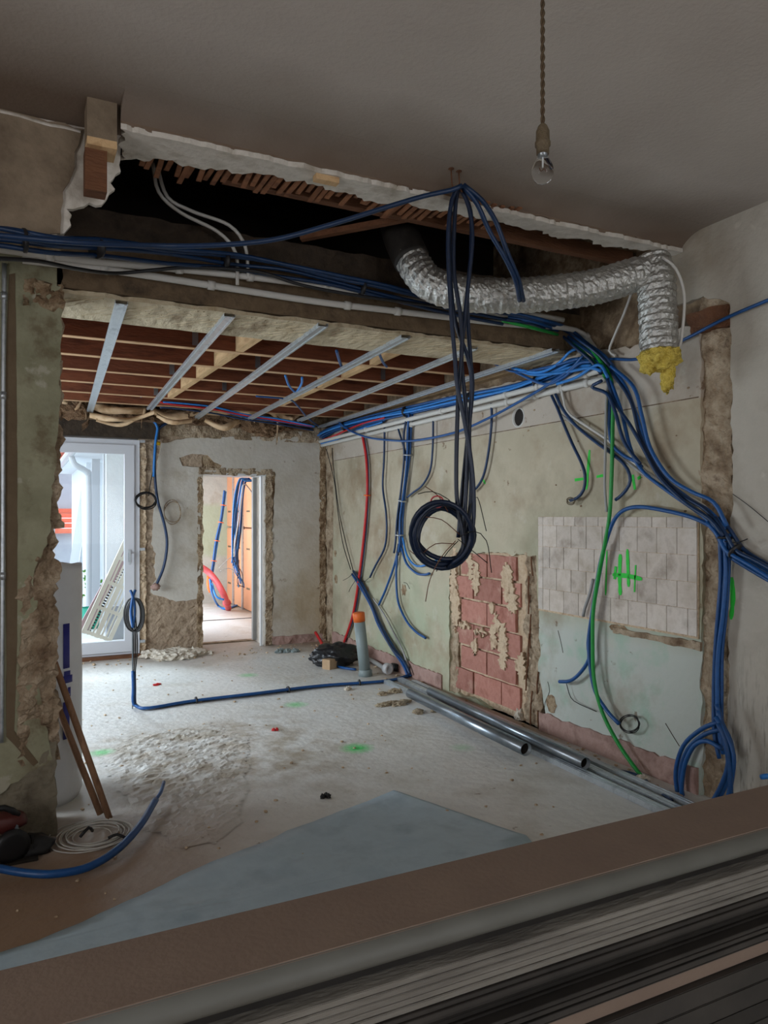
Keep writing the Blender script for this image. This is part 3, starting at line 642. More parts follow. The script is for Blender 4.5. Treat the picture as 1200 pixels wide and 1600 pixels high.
# beam stubs (cut ceiling beam ends)
def stub(x0, x1, yt, yb, Y, redleg, lab):
    a = onY(x0, yt, Y); b = onY(x1, yb, Y)
    dp_ = .12 if redleg else .04
    t = obj('beam_stub', box(a.x, b.x, Y, Y+dp_, b.z, ZC), m_brownwall, ds, label=lab)
    obj('raw_wood_end', box(a.x, b.x, Y-.002, Y+dp_, b.z-.03, b.z), m_wood_light, t)
    if redleg: obj('wooden_leg', box(a.x-.005, a.x+.075, Y+.03, Y+.11, b.z-.19, b.z-.03), m_oldwood, t)
stub(136, 183, 172, 222, YD-.02, True, 'grey cut beam end in the ceiling corner')
stub(494, 530, 258, 276, YD-.004, False, 'short cut beam end in the torn ceiling edge')
# ---- far ceiling: boards and joists
fc = obj('ceiling', box(-2.7, 3.46, 4.4, 9.1, 2.94, 3.04), m_board, kind='structure')
for i in range(8):
    y = 4.62+.577*i
    if y > 8.5: break
    j = obj('joist', box(-2.55, 3.44, y-.03, y+.03, 2.725, 2.94), m_wood_red, fc)
    obj('lit_edge', box(-2.55, 3.44, y-.031, y+.031, 2.722, 2.726), m_wood_edge, j)  # thin pale strip paints the lit underside of the joist
def noggins(p0, p1, jit=0):
    a = onZ(*p0, 2.72); b = onZ(*p1, 2.72)
    for i in range(7):
        ya, yb = 4.65+.577*i, 4.62+.577*(i+1)-.03
        if ya > 8.2: break
        t0 = (ya-a.y)/(b.y-a.y); t1 = (yb-a.y)/(b.y-a.y)
        if t1 < -.3 or t0 > 1.1: continue
        x0 = a.x+(b.x-a.x)*t0; x1 = a.x+(b.x-a.x)*t1
        obj('noggin', beam(bmesh.new(), (x0, ya, 2.80), (x1, yb, 2.80), .055, .15), m_wood_light, fc)
noggins((398, 535), (285, 610)); noggins((620, 555), (450, 630)); noggins((890, 566), (650, 640))
for (px_, py_) in ((302, 538), (268, 582), (350, 607), (397, 575), (597, 590), (243, 615)):
    p = onZ(px_, py_, 2.76); k = round((p.y-4.62)/.577); y = 4.62+.577*k
    obj('joist_bracket', box(p.x-.02, p.x+.02, y-.036, y-.03, 2.74, 2.84), m_galv2, fc)
# right edge timber plate + rubble above the conduits
obj('wall_plate', box(3.37, 3.45, 4.46, 8.0, 2.66, 2.715), m_oldpine, fc)
# ---- next room
obj('wall_next_left', box(1.3, 1.45, 9.05, 10.3, 0, 2.9), m_ext, kind='structure')
obj('wall_next_left', box(1.3, 1.45, 12.4, 17, 0, 2.9), m_ext, kind='structure')
obj('wall_next_left', box(1.3, 1.45, 10.3, 12.4, 2.3, 2.9), m_ext, kind='structure')
obj('wall_next_back', box(1.45, 3.6, 13.2, 13.4, -.1, 2.9), m_nextwall, kind='structure')
nr = obj('wall_next_right', box(3.44, 3.6, 9.05, 13.2, -.1, 2.9), m_kwool, kind='structure')
obj('ceiling', box(1.3, 3.6, 9.05, 13.4, 2.75, 2.95), m_bwall, kind='structure')
obj('floor', box(1.45, 3.44, 11.0, 11.03, -.002, .006), m_dark, fl, label='dark joint across the floor') 
y = 9.15
while y < 13.1:
    for (z0, z1) in ((0.01, 1.35), (1.37, 2.7)):
        obj('insulation_batt', box(3.36, 3.44, y, y+.56, z0, z1, bev=.015), m_kboard, nr)
    obj('metal_stud', box(3.335, 3.36, y+.55, y+.60, 0, 2.72), m_galv, nr)
    for z_ in (.35, 1.0, 1.62, 2.3):
        obj('printed_mark', box(3.3592, 3.3598, y+.18, y+.38, z_, z_+.03), m_chase, nr)
    y += .60
# ---- outside, seen through the glazed door
obj('ground_yard', box(-6, 1.3, 9.05, 30, -.12, -.03), m_ground, kind='structure')
hs = thing('white_house_wing', (1.0, 12, -.03), 'bright white rendered house wing outside behind the glazed door', 'building')
obj('wall', box(1.0, 1.29, 10.05, 10.18, -.03, 2.45), m_ext, hs)
obj('column', box(1.02, 1.14, 10.6, 10.74, -.03, 2.45), m_white, hs)
obj('column', box(1.02, 1.14, 12.4, 12.54, -.03, 2.45), m_white, hs)
obj('shutter_panel', box(1.22, 1.25, 10.4, 12.4, .05, 2.25), m_extgrey, hs)
obj('wall', box(1.0, 1.29, 13.2, 17, -.03, 2.45), m_ext, hs)
obj('soffit', box(.72, 1.29, 9.3, 17, 2.45, 2.53), m_ext, hs)
obj('gutter', tube([(.68, 9.3, 2.50), (.68, 17, 2.50)], .06, sides=10), m_white, hs)
obj('downpipe', tube([(.70, 12.0, 2.46), (.75, 12.0, 2.33), (.92, 12.05, 2.22), (.95, 12.1, 2.0), (.95, 12.1, .0)], .045, sides=10), m_white, hs)
for i in range(9):
    obj('roof_tile', B(B(B(bmesh.new(), .60, .86, 9.3+i*.85, 9.3+i*.85+.8, 2.56, 2.60), .82, 1.08, 9.3+i*.85, 9.3+i*.85+.8, 2.66, 2.70), 1.04, 1.29, 9.3+i*.85, 9.3+i*.85+.8, 2.76, 2.80), m_rooftile, hs)
sh = thing('garden_shed', (-.3, 19, -.03), 'grey shed with an orange clay tiled roof at the back of the yard', 'shed')
obj('wall', box(-2.5, 1.4, 19, 22, -.03, 1.15), m_extgrey, sh)
for i in range(5):
    obj('roof_tile_course', box(-2.6, 1.5, 18.8+i*.3, 19.2+i*.3, 1.15+i*.12, 1.26+i*.12), m_rooftile, sh)
obj('upper_wall', box(-2.5, 1.4, 20.4, 22, 1.6, 2.9), m_extgrey, sh)
obj('eaves_board', box(-2.6, 1.5, 20.1, 20.4, 2.85, 3.05), m_white, sh)
for i in range(5):
    obj('roof_tile_course', box(-2.6, 1.5, 19.9+i*.35, 20.35+i*.35, 3.05+i*.16, 3.18+i*.16), m_rooftile, sh)
t = thing('leaning_ladder_board', onY(112, 880, 14.0), 'long white board leaning in the yard behind the insulation roll', 'board')
a = onY(105, 905, 14.0); a.z = -.03; b = onY(140, 722, 14.4)
obj('board_face', beam(bmesh.new(), a, b, .14, .04, up=(0, 1, 0)), m_white, t); obj('board_edge', beam(bmesh.new(), a+Vector((.12, 0, 0)), b+Vector((.10, .0, 0)), .05, .08, up=(0, 1, 0)), m_galv, t)
def plank_in(name, a, b, wd, th, mat, par):
    return obj(name, beam(bmesh.new(), a, b, wd, th, up=(0, 1, 0)), mat, par)
Yc = 9.36
a = onY(150, 1000, Yc); b = onY(222, 838, Yc); dd = (b-a).normalized(); a.z = max(a.z, .12)
pn = Vector((dd.z, 0, -dd.x))
ct = thing('slatted_crate_panel', a, 'cream plastic slatted panel leaning outside the glazed door', 'panel')
for s_ in (-.155, 0, .155): plank_in('rail', a+pn*s_, b+pn*s_, .05, .04, m_crate, ct)
for s_ in (-.104, -.052, .052, .104): plank_in('slat', a+pn*s_, b+pn*s_, .018, .02, m_crate, ct)
L_ = (b-a).length
for k in range(5): c = a+dd*(L_*(.02+.24*k)); plank_in('cross_bar', c-pn*.17, c+pn*.17, .04, .035, m_crate, ct)
a2 = onY(128, 985, Yc+.12); b2 = onY(205, 845, Yc+.12)
rp = thing('ribbed_panel', a2, 'pinkish panel with a dark ribbed edge leaning beside the cream slatted panel', 'panel')
plank_in('panel_face', a2, b2, .11, .05, m_pinkpanel, rp); d2 = (b2-a2).normalized(); p2 = Vector((d2.z, 0, -d2.x)); L_ = (b2-a2).length
for k in range(34):
    c = a2+d2*(L_*k/34)+p2*.075; plank_in('rib', c-p2*.018, c+p2*.018, .018, .05, m_black, rp)
obj('greygreen_tub', lathe([(.10, 0), (.14, .30), (.125, .30), (.09, .03)], onY(142, 950, 11)*1.0-Vector((0, 0, .29)), 20), m_greentub, None, True, 'small green tub standing in the yard beyond the glazed door', 'tub')
obj('concrete_block', box(*(lambda p: (p.x-.14, p.x+.14, p.y-.1, p.y+.1, -.03, .42))(onY(184, 985, 9.95)), bev=.01), m_extgrey, None, False, 'grey block behind the foot of the cream slatted panel', 'block')
bm = bmesh.new(); pc = onY(139, 905, 12.6); pc.z = 0
for i in range(60):
    a = random.uniform(0, 6.28); r_ = random.uniform(0, .22); q = pc+Vector((math.cos(a)*r_, math.sin(a)*r_, random.uniform(.25, .75))); e = Vector((random.uniform(-1, 1), random.uniform(-1, 1), random.uniform(-.3, 1))).normalized()*.07; s_ = e.cross(Vector((.3, .5, .2))).normalized()*.025
    vs = [bm.verts.new(q), bm.verts.new(q+e*.5+s_), bm.verts.new(q+e), bm.verts.new(q+e*.5-s_)]; bm.faces.new(vs)
sb = thing('garden_shrub', pc, 'small green shrub in the yard beyond the glazed door', 'plant'); obj('foliage', bm, m_plant, sb, kind='stuff'); obj('stem', tube([pc-Vector((0, 0, .03)), pc+Vector((.01, 0, .5))], .015), m_oldwood, sb)
# ================================================================== THINGS
# ---- pendant bulb
pc = atD(848, 232, 2.0)
pd = thing('pendant_bulb', (pc.x, pc.y, pc.z-.1), 'bare clear bulb hanging on a twisted brown cord from the ceiling', 'lamp')
top = Vector((pc.x+.002, pc.y, ZC)); zb = atD(848, 198, 2.0).z
for ph in (0, math.pi):
    P = []; n_ = 170
    for i in range(n_+1):
        z = zb+(top.z-zb)*i/n_; a = i*.42+ph; P.append(Vector((pc.x+math.cos(a)*.0032, pc.y+math.sin(a)*.0032, z)))
    obj('twisted_cord', tube_raw(bmesh.new(), P, .0034, 6), m_cord, pd, True)
obj('ceiling_rose', lathe([(.035, 0), (.035, .01), (.02, .03)], (pc.x, pc.y, ZC-.03), 20), m_socket, pd, True)
z0 = atD(848, 241, 2.0).z
obj('socket', lathe([(.012, 0), (.017, .0), (.0175, .02), (.021, .022), (.021, .032), (.0185, .036), (.018, .062), (.012, .076), (.006, .082)], (pc.x, pc.y, z0), 24), m_socket, pd, True)
zbulb = atD(848, 287, 2.0).z
g = bpy.data.materials.new('bulb_glass'); g.use_nodes = True; gb = g.node_tree.nodes['Principled BSDF']; gb.inputs['Transmission Weight'].default_value = 1; gb.inputs['Roughness'].default_value = .02; gb.inputs['IOR'].default_value = 1.15
bl = obj('bulb', lathe([(.001, 0), (.012, .002), (.022, .009), (.028, .020), (.030, .032), (.028, .045), (.022, .058), (.015, .070), (.0125, .082)], (pc.x, pc.y, zbulb), 28), g, pd, True)
obj('filament_stem', tube([(pc.x, pc.y, z0), (pc.x, pc.y, zbulb+.042)], .0022), m_white, bl, True)
obj('filament', tube([(pc.x-.010, pc.y, zbulb+.04), (pc.x-.005, pc.y, zbulb+.032), (pc.x+.004, pc.y, zbulb+.04), (pc.x+.010, pc.y, zbulb+.034)], .0009, sides=5), m_wirecol, bl)
obj('screw_cap', lathe([(.0125, 0), (.013, .012), (.0125, .018)], (pc.x, pc.y, z0-.012), 20), m_galv, pd, True)
# ---- nails in the ceiling
for (nx, ny, lab) in ((705, 263, 'left one of two bent nails holding the navy conduit loops'), (717, 267, 'right one of two bent nails holding the navy conduit loops')):
    p = onZ(nx, ny, ZC); t = obj('ceiling_nail', tube([p+Vector((0, 0, .0)), p+Vector((.004, 0, -.07)), p+Vector((.01, -.01, -.10))], .0035, sides=6), m_oldwood, None, True, lab, 'nail', 'nails in the ceiling'); obj('washer', lathe([(.014, 0), (.014, .004)], p-Vector((0, 0, .004)), 12), m_oldwood, t)
# ---- central navy loops
t = thing('hanging_conduit_loops', atD(690, 885, 3.55), 'bundle of long navy conduit loops hung from ceiling nails, coiled at the bottom', 'cable coil')
Zc = 3.42
def dl(Z, *p): return [atD(a, b, Z+(p_[0] if (p_ := c) else 0)) for a, b, *c in p]
S = [[(719, 290), (706, 312), (700, 380), (705, 490), (711, 560), (714, 600), (726, 660), (736, 720), (740, 770), (739, 820), (728, 860), (705, 882)],
     [(716, 292), (711, 330), (709, 420), (719, 490), (722, 540), (716, 620), (713, 720), (714, 780), (722, 830), (723, 860), (700, 888)],
     [(719, 291), (733, 325), (738, 370), (733, 430), (726, 500), (721, 560), (728, 640), (731, 700), (727, 790), (724, 850)],
     [(719, 290), (704, 325), (703, 420), (711, 500), (731, 560), (737, 600), (733, 680), (736, 760), (731, 830)],
     [(718, 293), (735, 330), (736, 400), (730, 470), (735, 560), (738, 610), (729, 700), (722, 770), (716, 840)]]
for i, s_ in enumerate(S):
    obj('conduit', tube([atD(a, b, Zc+.02*i+.05*(b-290)/600) for a, b in s_], .0105, sides=8), m_navy_backlit, t, True)
for i, (cx, cy, rx, ry, tl) in enumerate(((690, 836, 48, 52, .1), (692, 834, 44, 47, -.15), (688, 838, 41, 44, .2), (694, 832, 47, 42, .35), (690, 840, 37, 46, -.3))):
    P = []
    for k in range(14):
        a = 2*math.pi*k/14; P.append(atD(cx+rx*math.cos(a), cy+ry*math.sin(a+tl*.3), 3.52+.03*i-.06+.05*math.sin(a+i)))
    obj('conduit', tube(P, .012, sides=8, closed=True), m_navy_backlit, t, True)
obj('cable_tie', tube([atD(683+10*math.cos(k*.785), 784+9*math.sin(k*.785), 3.47) for k in range(8)], .004, closed=True, sides=5), m_redpink, t)
for i, P in enumerate(([(716, 840), (740, 830), (760, 845), (768, 895)], [(712, 845), (690, 870), (672, 905), (665, 940)], [(720, 800), (700, 780), (675, 768), (653, 772)], [(718, 835), (690, 812), (665, 808)], [(715, 842), (740, 862), (762, 880)], [(700, 800), (685, 775), (664, 760)], [(722, 830), (735, 790), (746, 777), (760, 830)], [(712, 850), (680, 850), (655, 868), (640, 860)], [(716, 845), (700, 862), (688, 880), (682, 893)])):
    obj('pull_wire', tube([atD(a, b, 3.42+.01*i) for a, b in P], .0022, sides=5), m_wirecol if i % 2 else m_blackwire, t, True)
cable('sagging_conduit', LD((722, 290, 3.38), (705, 297, 3.38), (660, 307, 3.36), (600, 325, 3.32), (520, 350, 3.26), (430, 374, 3.2), (340, 383, 3.15), (250, 384, 3.1), (120, 379, 2.85), (0, 368, 2.72), (-60, 362, 2.68)), .0115, m_navy, 'long blue conduit sagging from the ceiling nails to the left wall', sides=8)
for i, (P, lab) in enumerate((([(722, 290, 3.42), (745, 318, 3.46), (765, 362, 3.52), (790, 405, 3.58), (806, 440, 3.66), (812, 470, 3.8)], 'left blue conduit dropping from ceiling nails behind foil duct'), ([(724, 289, 3.42), (752, 312, 3.46), (774, 345, 3.52), (793, 395, 3.58), (810, 436, 3.66), (818, 470, 3.8)], 'right blue conduit dropping from ceiling nails behind foil duct'))):
    cable('dropping_conduit', LD(*P), .0115, m_navy, lab, sides=8)
# ---- rigid pipes along the lintel and their collars
def pipe(name, P, r, mat, lab, collars=(), cat='pipe', closed=False, sides=12, cm=None):
    t = thing(name, spline(P)[0], lab, cat)
    obj('tube', tube(P, r, sides=sides, step=.06), mat, t, True)
    Q = spline(P, .03)
    for f in collars:
        i = int(f*(len(Q)-2)); a = Q[i]; d = (Q[i+1]-Q[i]).normalized(); obj('clip', tube_raw(bmesh.new(), [a-d*.018, a+d*.018], r*1.35, sides), cm or mat, t, True)
    return t
pipe('rigid_pipe', LY(3.86, (-60, 384), (0, 390), (140, 408), (280, 421), (400, 434), (517, 450), (667, 474), (760, 490), (830, 492), (880, 500)), .017, m_white_p, 'upper white rigid pipe along the beam between the rooms', (.12, .3, .42, .55, .7, .85))
pipe('rigid_pipe', LY(3.88, (35, 406), (120, 416), (200, 426), (330, 446), (500, 472), (600, 484), (700, 496), (800, 507), (880, 512), (912, 522)) + [onY(930, 545, 3.8), onY(946, 578, 3.7), onX(952, 596, 3.36)], .018, m_white_p, 'lower white rigid pipe along the beam, bending down at the right wall', (.1, .24, .4, .5, .62, .76, .88))
cable('flexible_sheath', LY(3.84, (239, 255), (248, 300), (282, 332), (340, 362), (368, 395), (371, 445)), .0095, m_white_p, 'left pale flexible sheath curving down from the ceiling void', sides=8)
cable('flexible_sheath', LY(3.84, (246, 262), (262, 308), (300, 330), (358, 352), (383, 385), (388, 432)), .0095, m_white_p, 'right pale flexible sheath curving down from the ceiling void', sides=8)
# ---- bundle helper
def bundle(name, P, n, r, spread, mats, lab, ties=(), tm=None, cat='cable bundle', sides=7, flat=None):
    base = min(P, key=lambda p: p.z); t = thing(name, base, lab, cat)
    for i in range(n):
        a = i*2.4; o = Vector((math.cos(a), math.cos(a*1.3), math.sin(a)))*spread*(.35+.65*math.sqrt((i+.5)/n))
        Q = []
        for j, p in enumerate(P):
            q = p+o+Vector((random.uniform(-1, 1), random.uniform(-1, 1), random.uniform(-1, 1)))*spread*.35
            if flat is not None: q.z = max(q.z, flat+r+.0015)
            q.x = min(q.x, XR-r-.001) if p.x > 3.2 else q.x
            Q.append(q)
        obj('conduit', tube(Q, r, sides=sides), mats[i % len(mats)], t, True)
    S_ = spline(P, .03)
    for f in ties:
        i = int(f*(len(S_)-2)); d = (S_[i+1]-S_[i]).normalized(); obj('cable_tie', tube_raw(bmesh.new(), [S_[i]-d*.006, S_[i]+d*.006], spread+r*1.6, 12), tm or m_black, t, True)
    return t
bundle('cable_bundle', LY(3.80, (-60, 365, .62), (0, 372, .6), (80, 380, .56), (160, 388, .35), (260, 398, .12), (360, 408), (440, 422), (520, 438), (600, 458), (700, 482), (790, 497)), 4, .0105, .03, [m_navy], 'bundle of navy cables running along the beam from the left wall', (.08, .2, .45, .7))
cable('black_cable', LY(3.78, (-40, 402, .55), (0, 404, .5), (60, 408, .4), (120, 420, .2), (180, 427), (240, 422), (300, 418), (400, 424), (470, 445), (560, 462), (690, 480)), .009, m_black, 'black cable sagging in front of the white pipes, upper left')
# ---- vertical conduit on the pier
pipe('surface_conduit', LY(3.93, (7, 412), (5, 600), (4, 900), (2, 1160)), .011, m_galv, 'thin grey conduit running down the left pier', (.1, .38, .7))
# ---- foil duct
dp = [atD(628, 372, 4.15), atD(640, 400, 4.1), atD(668, 440, 4.05), atD(720, 458, 4.02), atD(790, 462, 4.0), atD(860, 458, 4.0), atD(930, 448, 4.0), atD(985, 432, 4.0), atD(1015, 425, 4.0)]
dv = [atD(1018, 408, 4.02), atD(1025, 440, 3.98), atD(1028, 490, 3.96), atD(1030, 550, 3.94)]
du = thing('insulated_foil_duct', dv[-1], 'crumpled silver foil ventilation duct slung under the opened ceiling', 'duct')
def rfoil(amp, fr):
    return lambda i, k, p, r: r*(1+amp*noise.noise(Vector((p.x*fr+k*1.7, p.y*fr, p.z*fr+k)))+.03*math.sin(i*1.9)+.5*amp*random.uniform(-1, 1))
obj('foil_sleeve', tube_raw(bmesh.new(), spline(dp, .012), .092, 40, rf=rfoil(.055, 45)), m_foil, du)
obj('foil_sleeve', tube_raw(bmesh.new(), spline(dv, .012), .098, 40, rf=rfoil(.055, 45)), m_foil, du)
obj('dark_end_collar', tube_raw(bmesh.new(), spline([atD(622, 352, 4.22), atD(628, 372, 4.15), atD(638, 396, 4.11), atD(644, 408, 4.095)], .03), .103, 20), m_foil_d, du, True)
bm = bmesh.new(); c = dv[-1]
wl = blob(c+Vector((0, 0, -.03)), .10, .10, .07, .35, 3, 4, 3)
blob(c+Vector((CS*.045, -SN*.045, -.10)), .035, .035, .11, .4, 3, 3, 8, bm=wl); blob(c+Vector((-CS*.055, SN*.055, -.07)), .045, .045, .05, .4, 3, 3, 11, bm=wl)
blob(c+Vector((CS*.03, -SN*.03, -.17)), .02, .02, .045, .4, 3, 3, 12, bm=wl)
obj('glass_wool_end', wl, m_wool, du, True, label='yellow glass wool spilling from the duct end')
# white cords round the duct
cable('white_cord', LD((1035, 402, 3.9), (1056, 420, 3.88), (1069, 460, 3.88), (1066, 520, 3.9), (1058, 556, 3.95), (1050, 572, 4.0)), .008, m_white_p, 'thin white cord looped down the right side of the foil duct')
cable('white_cord', LX(3.36, (990, 448), (975, 490), (960, 525), (952, 548), (962, 556)), .008, m_white_p, 'thin white cord slanting behind the foil duct to the wall')
# ---- cable to the near right wall
cable('wall_cable', [onX(930, 566, 3.39), onX(955, 561, 3.39), onX(1000, 560, 3.39), onX(1068, 531, 3.38), onX(1130, 499, 3.37), onX(1200, 469, 3.38), onX(1260, 445, 3.38)], .0095, m_blue, 'single blue cable crossing the top of the right wall edge')
# ---- furring channels of the far ceiling
def channel(p0, p1, lab):
    a = onZ(*p0, 2.64); b = onZ(*p1, 2.64); L = (b-a).length
    d = (b-a).normalized(); s = Vector((d.y, -d.x, 0)); bm = bmesh.new(); w_ = .030
    beam(bm, a, b, w_*2, .002); beam(bm, a+s*w_+Vector((0, 0, .009)), b+s*w_+Vector((0, 0, .009)), .0015, .018); beam(bm, a-s*w_+Vector((0, 0, .009)), b-s*w_+Vector((0, 0, .009)), .0015, .018)
    beam(bm, a+s*(w_-.004)+Vector((0, 0, .018)), b+s*(w_-.004)+Vector((0, 0, .018)), .009, .0015); beam(bm, a-s*(w_-.004)+Vector((0, 0, .018)), b-s*(w_-.004)+Vector((0, 0, .018)), .009, .0015)
    for k in (-.020, .020): beam(bm, a+s*k-Vector((0, 0, .0035)), b+s*k-Vector((0, 0, .0035)), .011, .006)
    return obj('furring_channel', bm, m_galv, None, False, lab, 'metal channel', 'metal channels under the far ceiling')
for i, (p0, p1) in enumerate((((190, 475), (138, 652)), ((359, 495), (234, 640)), ((505, 510), (306, 655)), ((634, 528), (387, 657)), ((740, 545), (468, 658)), ((868, 549), (500, 668)))):
    channel(p0, p1, ('leftmost', 'second from the left', 'third from the left', 'fourth from the left', 'fifth from the left', 'rightmost')[i]+' of the galvanised ceiling channels under the far joists')
# hanging blue bits on the channels
cable('cable_tail', LZ(2.70, (583, 520), (590, 545), (598, 565), (604, 573)) , .010, m_blue, 'short blue cable tail dropping onto the fourth ceiling channel')
cable('cable_tail', LZ(2.68, (526, 548), (530, 562), (534, 573)), .011, m_blue, 'small blue cable stub hanging between joists mid ceiling')
cable('cable_tail', LZ(2.66, (446, 587), (452, 603), (462, 612), (471, 600), (472, 590)), .010, m_blueL, 'blue cable hook under the far joists, near the third channel')
cable('cable_tail', LY(7.6, (240, 590), (232, 600), (226, 612), (219, 620)), .012, m_blueL, 'blue cable end poking down near the second ceiling channel')
cable('cable_tail', LZ(2.655, (400, 619), (450, 624), (465, 634), (480, 652), (500, 668)), .009, m_blue, 'blue cable snaking under the joists above the back doorway')
# ---- insulation along the top of the back wall
ins = thing('mineral_wool_layer', (1.8, 8.4, 2.44), 'torn brown mineral wool with drooping kraft paper above the back wall', 'insulation')
obj('wool_mass', rough_bm('Y', .2, 3.2, 2.60, 2.74, 8.45, .10, .035, .14, seed=51, fr=7), m_kwool, ins)
def ribbon(pts, wdt, Y, mat, name='kraft_paper'):
    P = spline([onY(a, b, Y+random.uniform(-.08, .08)) for a, b in pts], .05); bm = bmesh.new(); pr = None
    for i, q in enumerate(P):
        dz = wdt*(1+.5*noise.noise(q*4)); oy = .03*math.sin(i*.9)+.05*noise.noise(q*6)
        c = [bm.verts.new(q+Vector((0, oy, dz/2))), bm.verts.new(q+Vector((0, oy-.03, 0))), bm.verts.new(q+Vector((0, oy+.02, -dz/2)))]
        c += [bm.verts.new(v.co+Vector((0, .004, 0))) for v in reversed(c)]
        if pr:
            for k in range(6): bm.faces.new((pr[k], pr[(k+1) % 6], c[(k+1) % 6], c[k]))
        pr = c
    obj(name, bm, mat, ins, True)
ribbon([(95, 648), (120, 630), (140, 655), (128, 668)], .09, 8.2, m_kwool, 'torn_wool'); ribbon([(96, 622), (118, 640), (132, 620), (135, 650)], .08, 8.25, m_kraft)
ribbon([(140, 632), (170, 640), (200, 642), (228, 640)], .07, 8.2, m_kraft); ribbon([(140, 648), (175, 655), (205, 655), (240, 645)], .05, 8.15, m_kraft); ribbon([(150, 655), (190, 664), (220, 650)], .04, 8.22, m_kraft)
ribbon([(235, 638), (262, 650), (285, 650), (310, 648)], .09, 8.2, m_kraft); ribbon([(245, 648), (270, 660), (300, 657)], .05, 8.15, m_kraft); ribbon([(225, 642), (222, 655), (220, 668)], .05, 8.2, m_kraft)
ribbon([(310, 640), (345, 645), (378, 640), (400, 648)], .07, 8.2, m_kraft); ribbon([(320, 655), (350, 668), (380, 655), (395, 662)], .08, 8.25, m_kraft); ribbon([(395, 625), (420, 640), (434, 655), (432, 690)], .08, 8.1, m_kraft); ribbon([(425, 625), (440, 650), (455, 655), (470, 645)], .06, 8.1, m_kraft)
for k, (a, b, s_) in enumerate(((405, 660, .16), (415, 672, .10), (445, 645, .12), (120, 640, .13), (300, 648, .08), (430, 668, .08))):
    obj('wool_tuft', blob(onY(a, b, 8.3), s_*1.3, .08, s_*.8, .5, 4, 3, k), m_kwool, ins)
bundle('cable_bundle', LY(8.05, (250, 632), (270, 633), (330, 640), (380, 652), (430, 658), (490, 668)), 4, .010, .03, [m_blue, m_red, m_navy, m_blueL], 'red and blue cables lying in the insulation above the back wall')
# ---- white conduits and blue bundle along the right wall
pipe('wall_conduit', LX(3.345, (500, 690), (527, 683), (660, 650), (800, 615), (870, 597), (944, 577)), .021, m_white_p, 'upper white conduit rising along the right wall', (.3, .45, .6, .72, .83, .95), cm=m_white_p)
pipe('wall_conduit', LX(3.375, (503, 696), (600, 673), (700, 650), (800, 627), (870, 610), (947, 592)), .021, m_white_p, 'lower white conduit rising along the right wall', (.3, .45, .6, .72, .83, .95), cm=m_white_p)
bundle('cable_bundle', LX(3.36, (486, 690), (520, 672), (580, 655), (650, 640), (720, 625), (800, 607), (860, 590), (900, 570), (935, 572)), 7, .011, .035, [m_blue, m_blueL, m_blue], 'thick blue cable bundle lying on top of the white wall conduits', (.2, .4, .6, .8))
bundle('cable_bundle', LX(3.36, (488, 694), (520, 685), (560, 668), (600, 655)), 3, .010, .03, [m_blue, m_red, m_blueL], 'red and blue cables turning into the back corner hole')
for i, P in enumerate(([(800, 575), (840, 582), (870, 570), (890, 550), (900, 545)], [(806, 582), (850, 600), (880, 590), (905, 568), (925, 565)], [(800, 572), (830, 585), (880, 582), (920, 575), (940, 580)], [(745, 552), (800, 580), (850, 575), (905, 560)], [(870, 600), (900, 590), (935, 570), (950, 590)])):
    cable('looping_cable', LX(3.30, *P), .0105, m_blue if i % 2 else m_blueL, ('topmost blue cable loop left of the wall junction', 'second blue cable loop left of the wall junction', 'middle blue cable loop left of the wall junction', 'long blue cable crossing below the beam end', 'lowest blue cable loop beside the white conduit ends')[i])
cable('sagging_cable', LX(3.30, (530, 660), (545, 672), (573, 683), (610, 688), (650, 688), (710, 676), (760, 655), (800, 634), (850, 605), (890, 578), (912, 555)), .0105, m_blue, 'long blue cable sagging below the conduits on the right wall', sides=8)
bundle('cable_bundle', [onY(790, 495, 3.80), onY(840, 505, 3.75), onX(880, 520, 3.3), onX(910, 540, 3.3), onX(935, 562, 3.32), onX(952, 585, 3.36)], 5, .011, .03, [m_blue, m_navy, m_green], 'blue and green cables dropping from the beam to the wall junction')
# ---- drops on the right wall
Xw = 3.37
bundle('cable_pair', LX(Xw, (567, 684), (573, 720), (574, 770), (570, 830), (562, 900), (552, 960), (538, 1003)), 2, .014, .014, [m_blue, m_red], 'red and blue pair of conduits down the right wall to floor', (.28,), m_orange, 'cable')
cable('wall_drop', LX(Xw, (601, 667), (600, 717), (598, 760), (603, 800), (604, 833), (600, 858), (586, 885), (578, 902)), .011, m_navy, 'navy cable hanging between the red pair and the thick bundle')
bundle('cable_bundle', LX(Xw-.01, (640, 648), (638, 680), (637, 717), (631, 767), (625, 810), (624, 845), (622, 865)), 5, .011, .026, [m_navy, m_blue], 'thick bundle of navy cables hanging down the right wall', (.3, .62, .9), m_galv)
cable('wall_drop', LX(Xw, (632, 655), (628, 668), (622, 668), (633, 705), (634, 720)), .010, m_navy, 'short navy cable joining the thick bundle from the left')
cable('wall_drop', LX(Xw, (677, 652), (676, 700), (672, 735), (660, 758), (645, 770), (636, 777)), .010, m_navy, 'navy cable curving left into the thick bundle')
cable('wall_drop', LX(Xw, (768, 630), (768, 660), (764, 700), (757, 738), (748, 758), (738, 768)), .011, m_navy, 'navy cable hanging to the green dot behind the ceiling loops')
cable('wall_drop', LX(Xw, (623, 850), (617, 880), (603, 920), (592, 945)), .012, m_blue, 'blue cable end hanging leftwards below the thick bundle')
cable('wall_drop', LX(Xw, (621, 860), (619, 900), (622, 940), (635, 970), (650, 987), (665, 997)), .012, m_blue, 'longest blue cable below the thick bundle, curving right at its end')
cable('wall_drop', LX(Xw, (627, 855), (635, 880), (650, 895), (662, 898), (671, 896)), .012, m_blue, 'blue cable end curling up under the hanging coil')
cable('wall_drop', LX(Xw, (629, 840), (636, 868), (650, 884), (668, 882), (682, 876)), .010, m_blueL, 'lighter blue cable end touching the hanging coil')
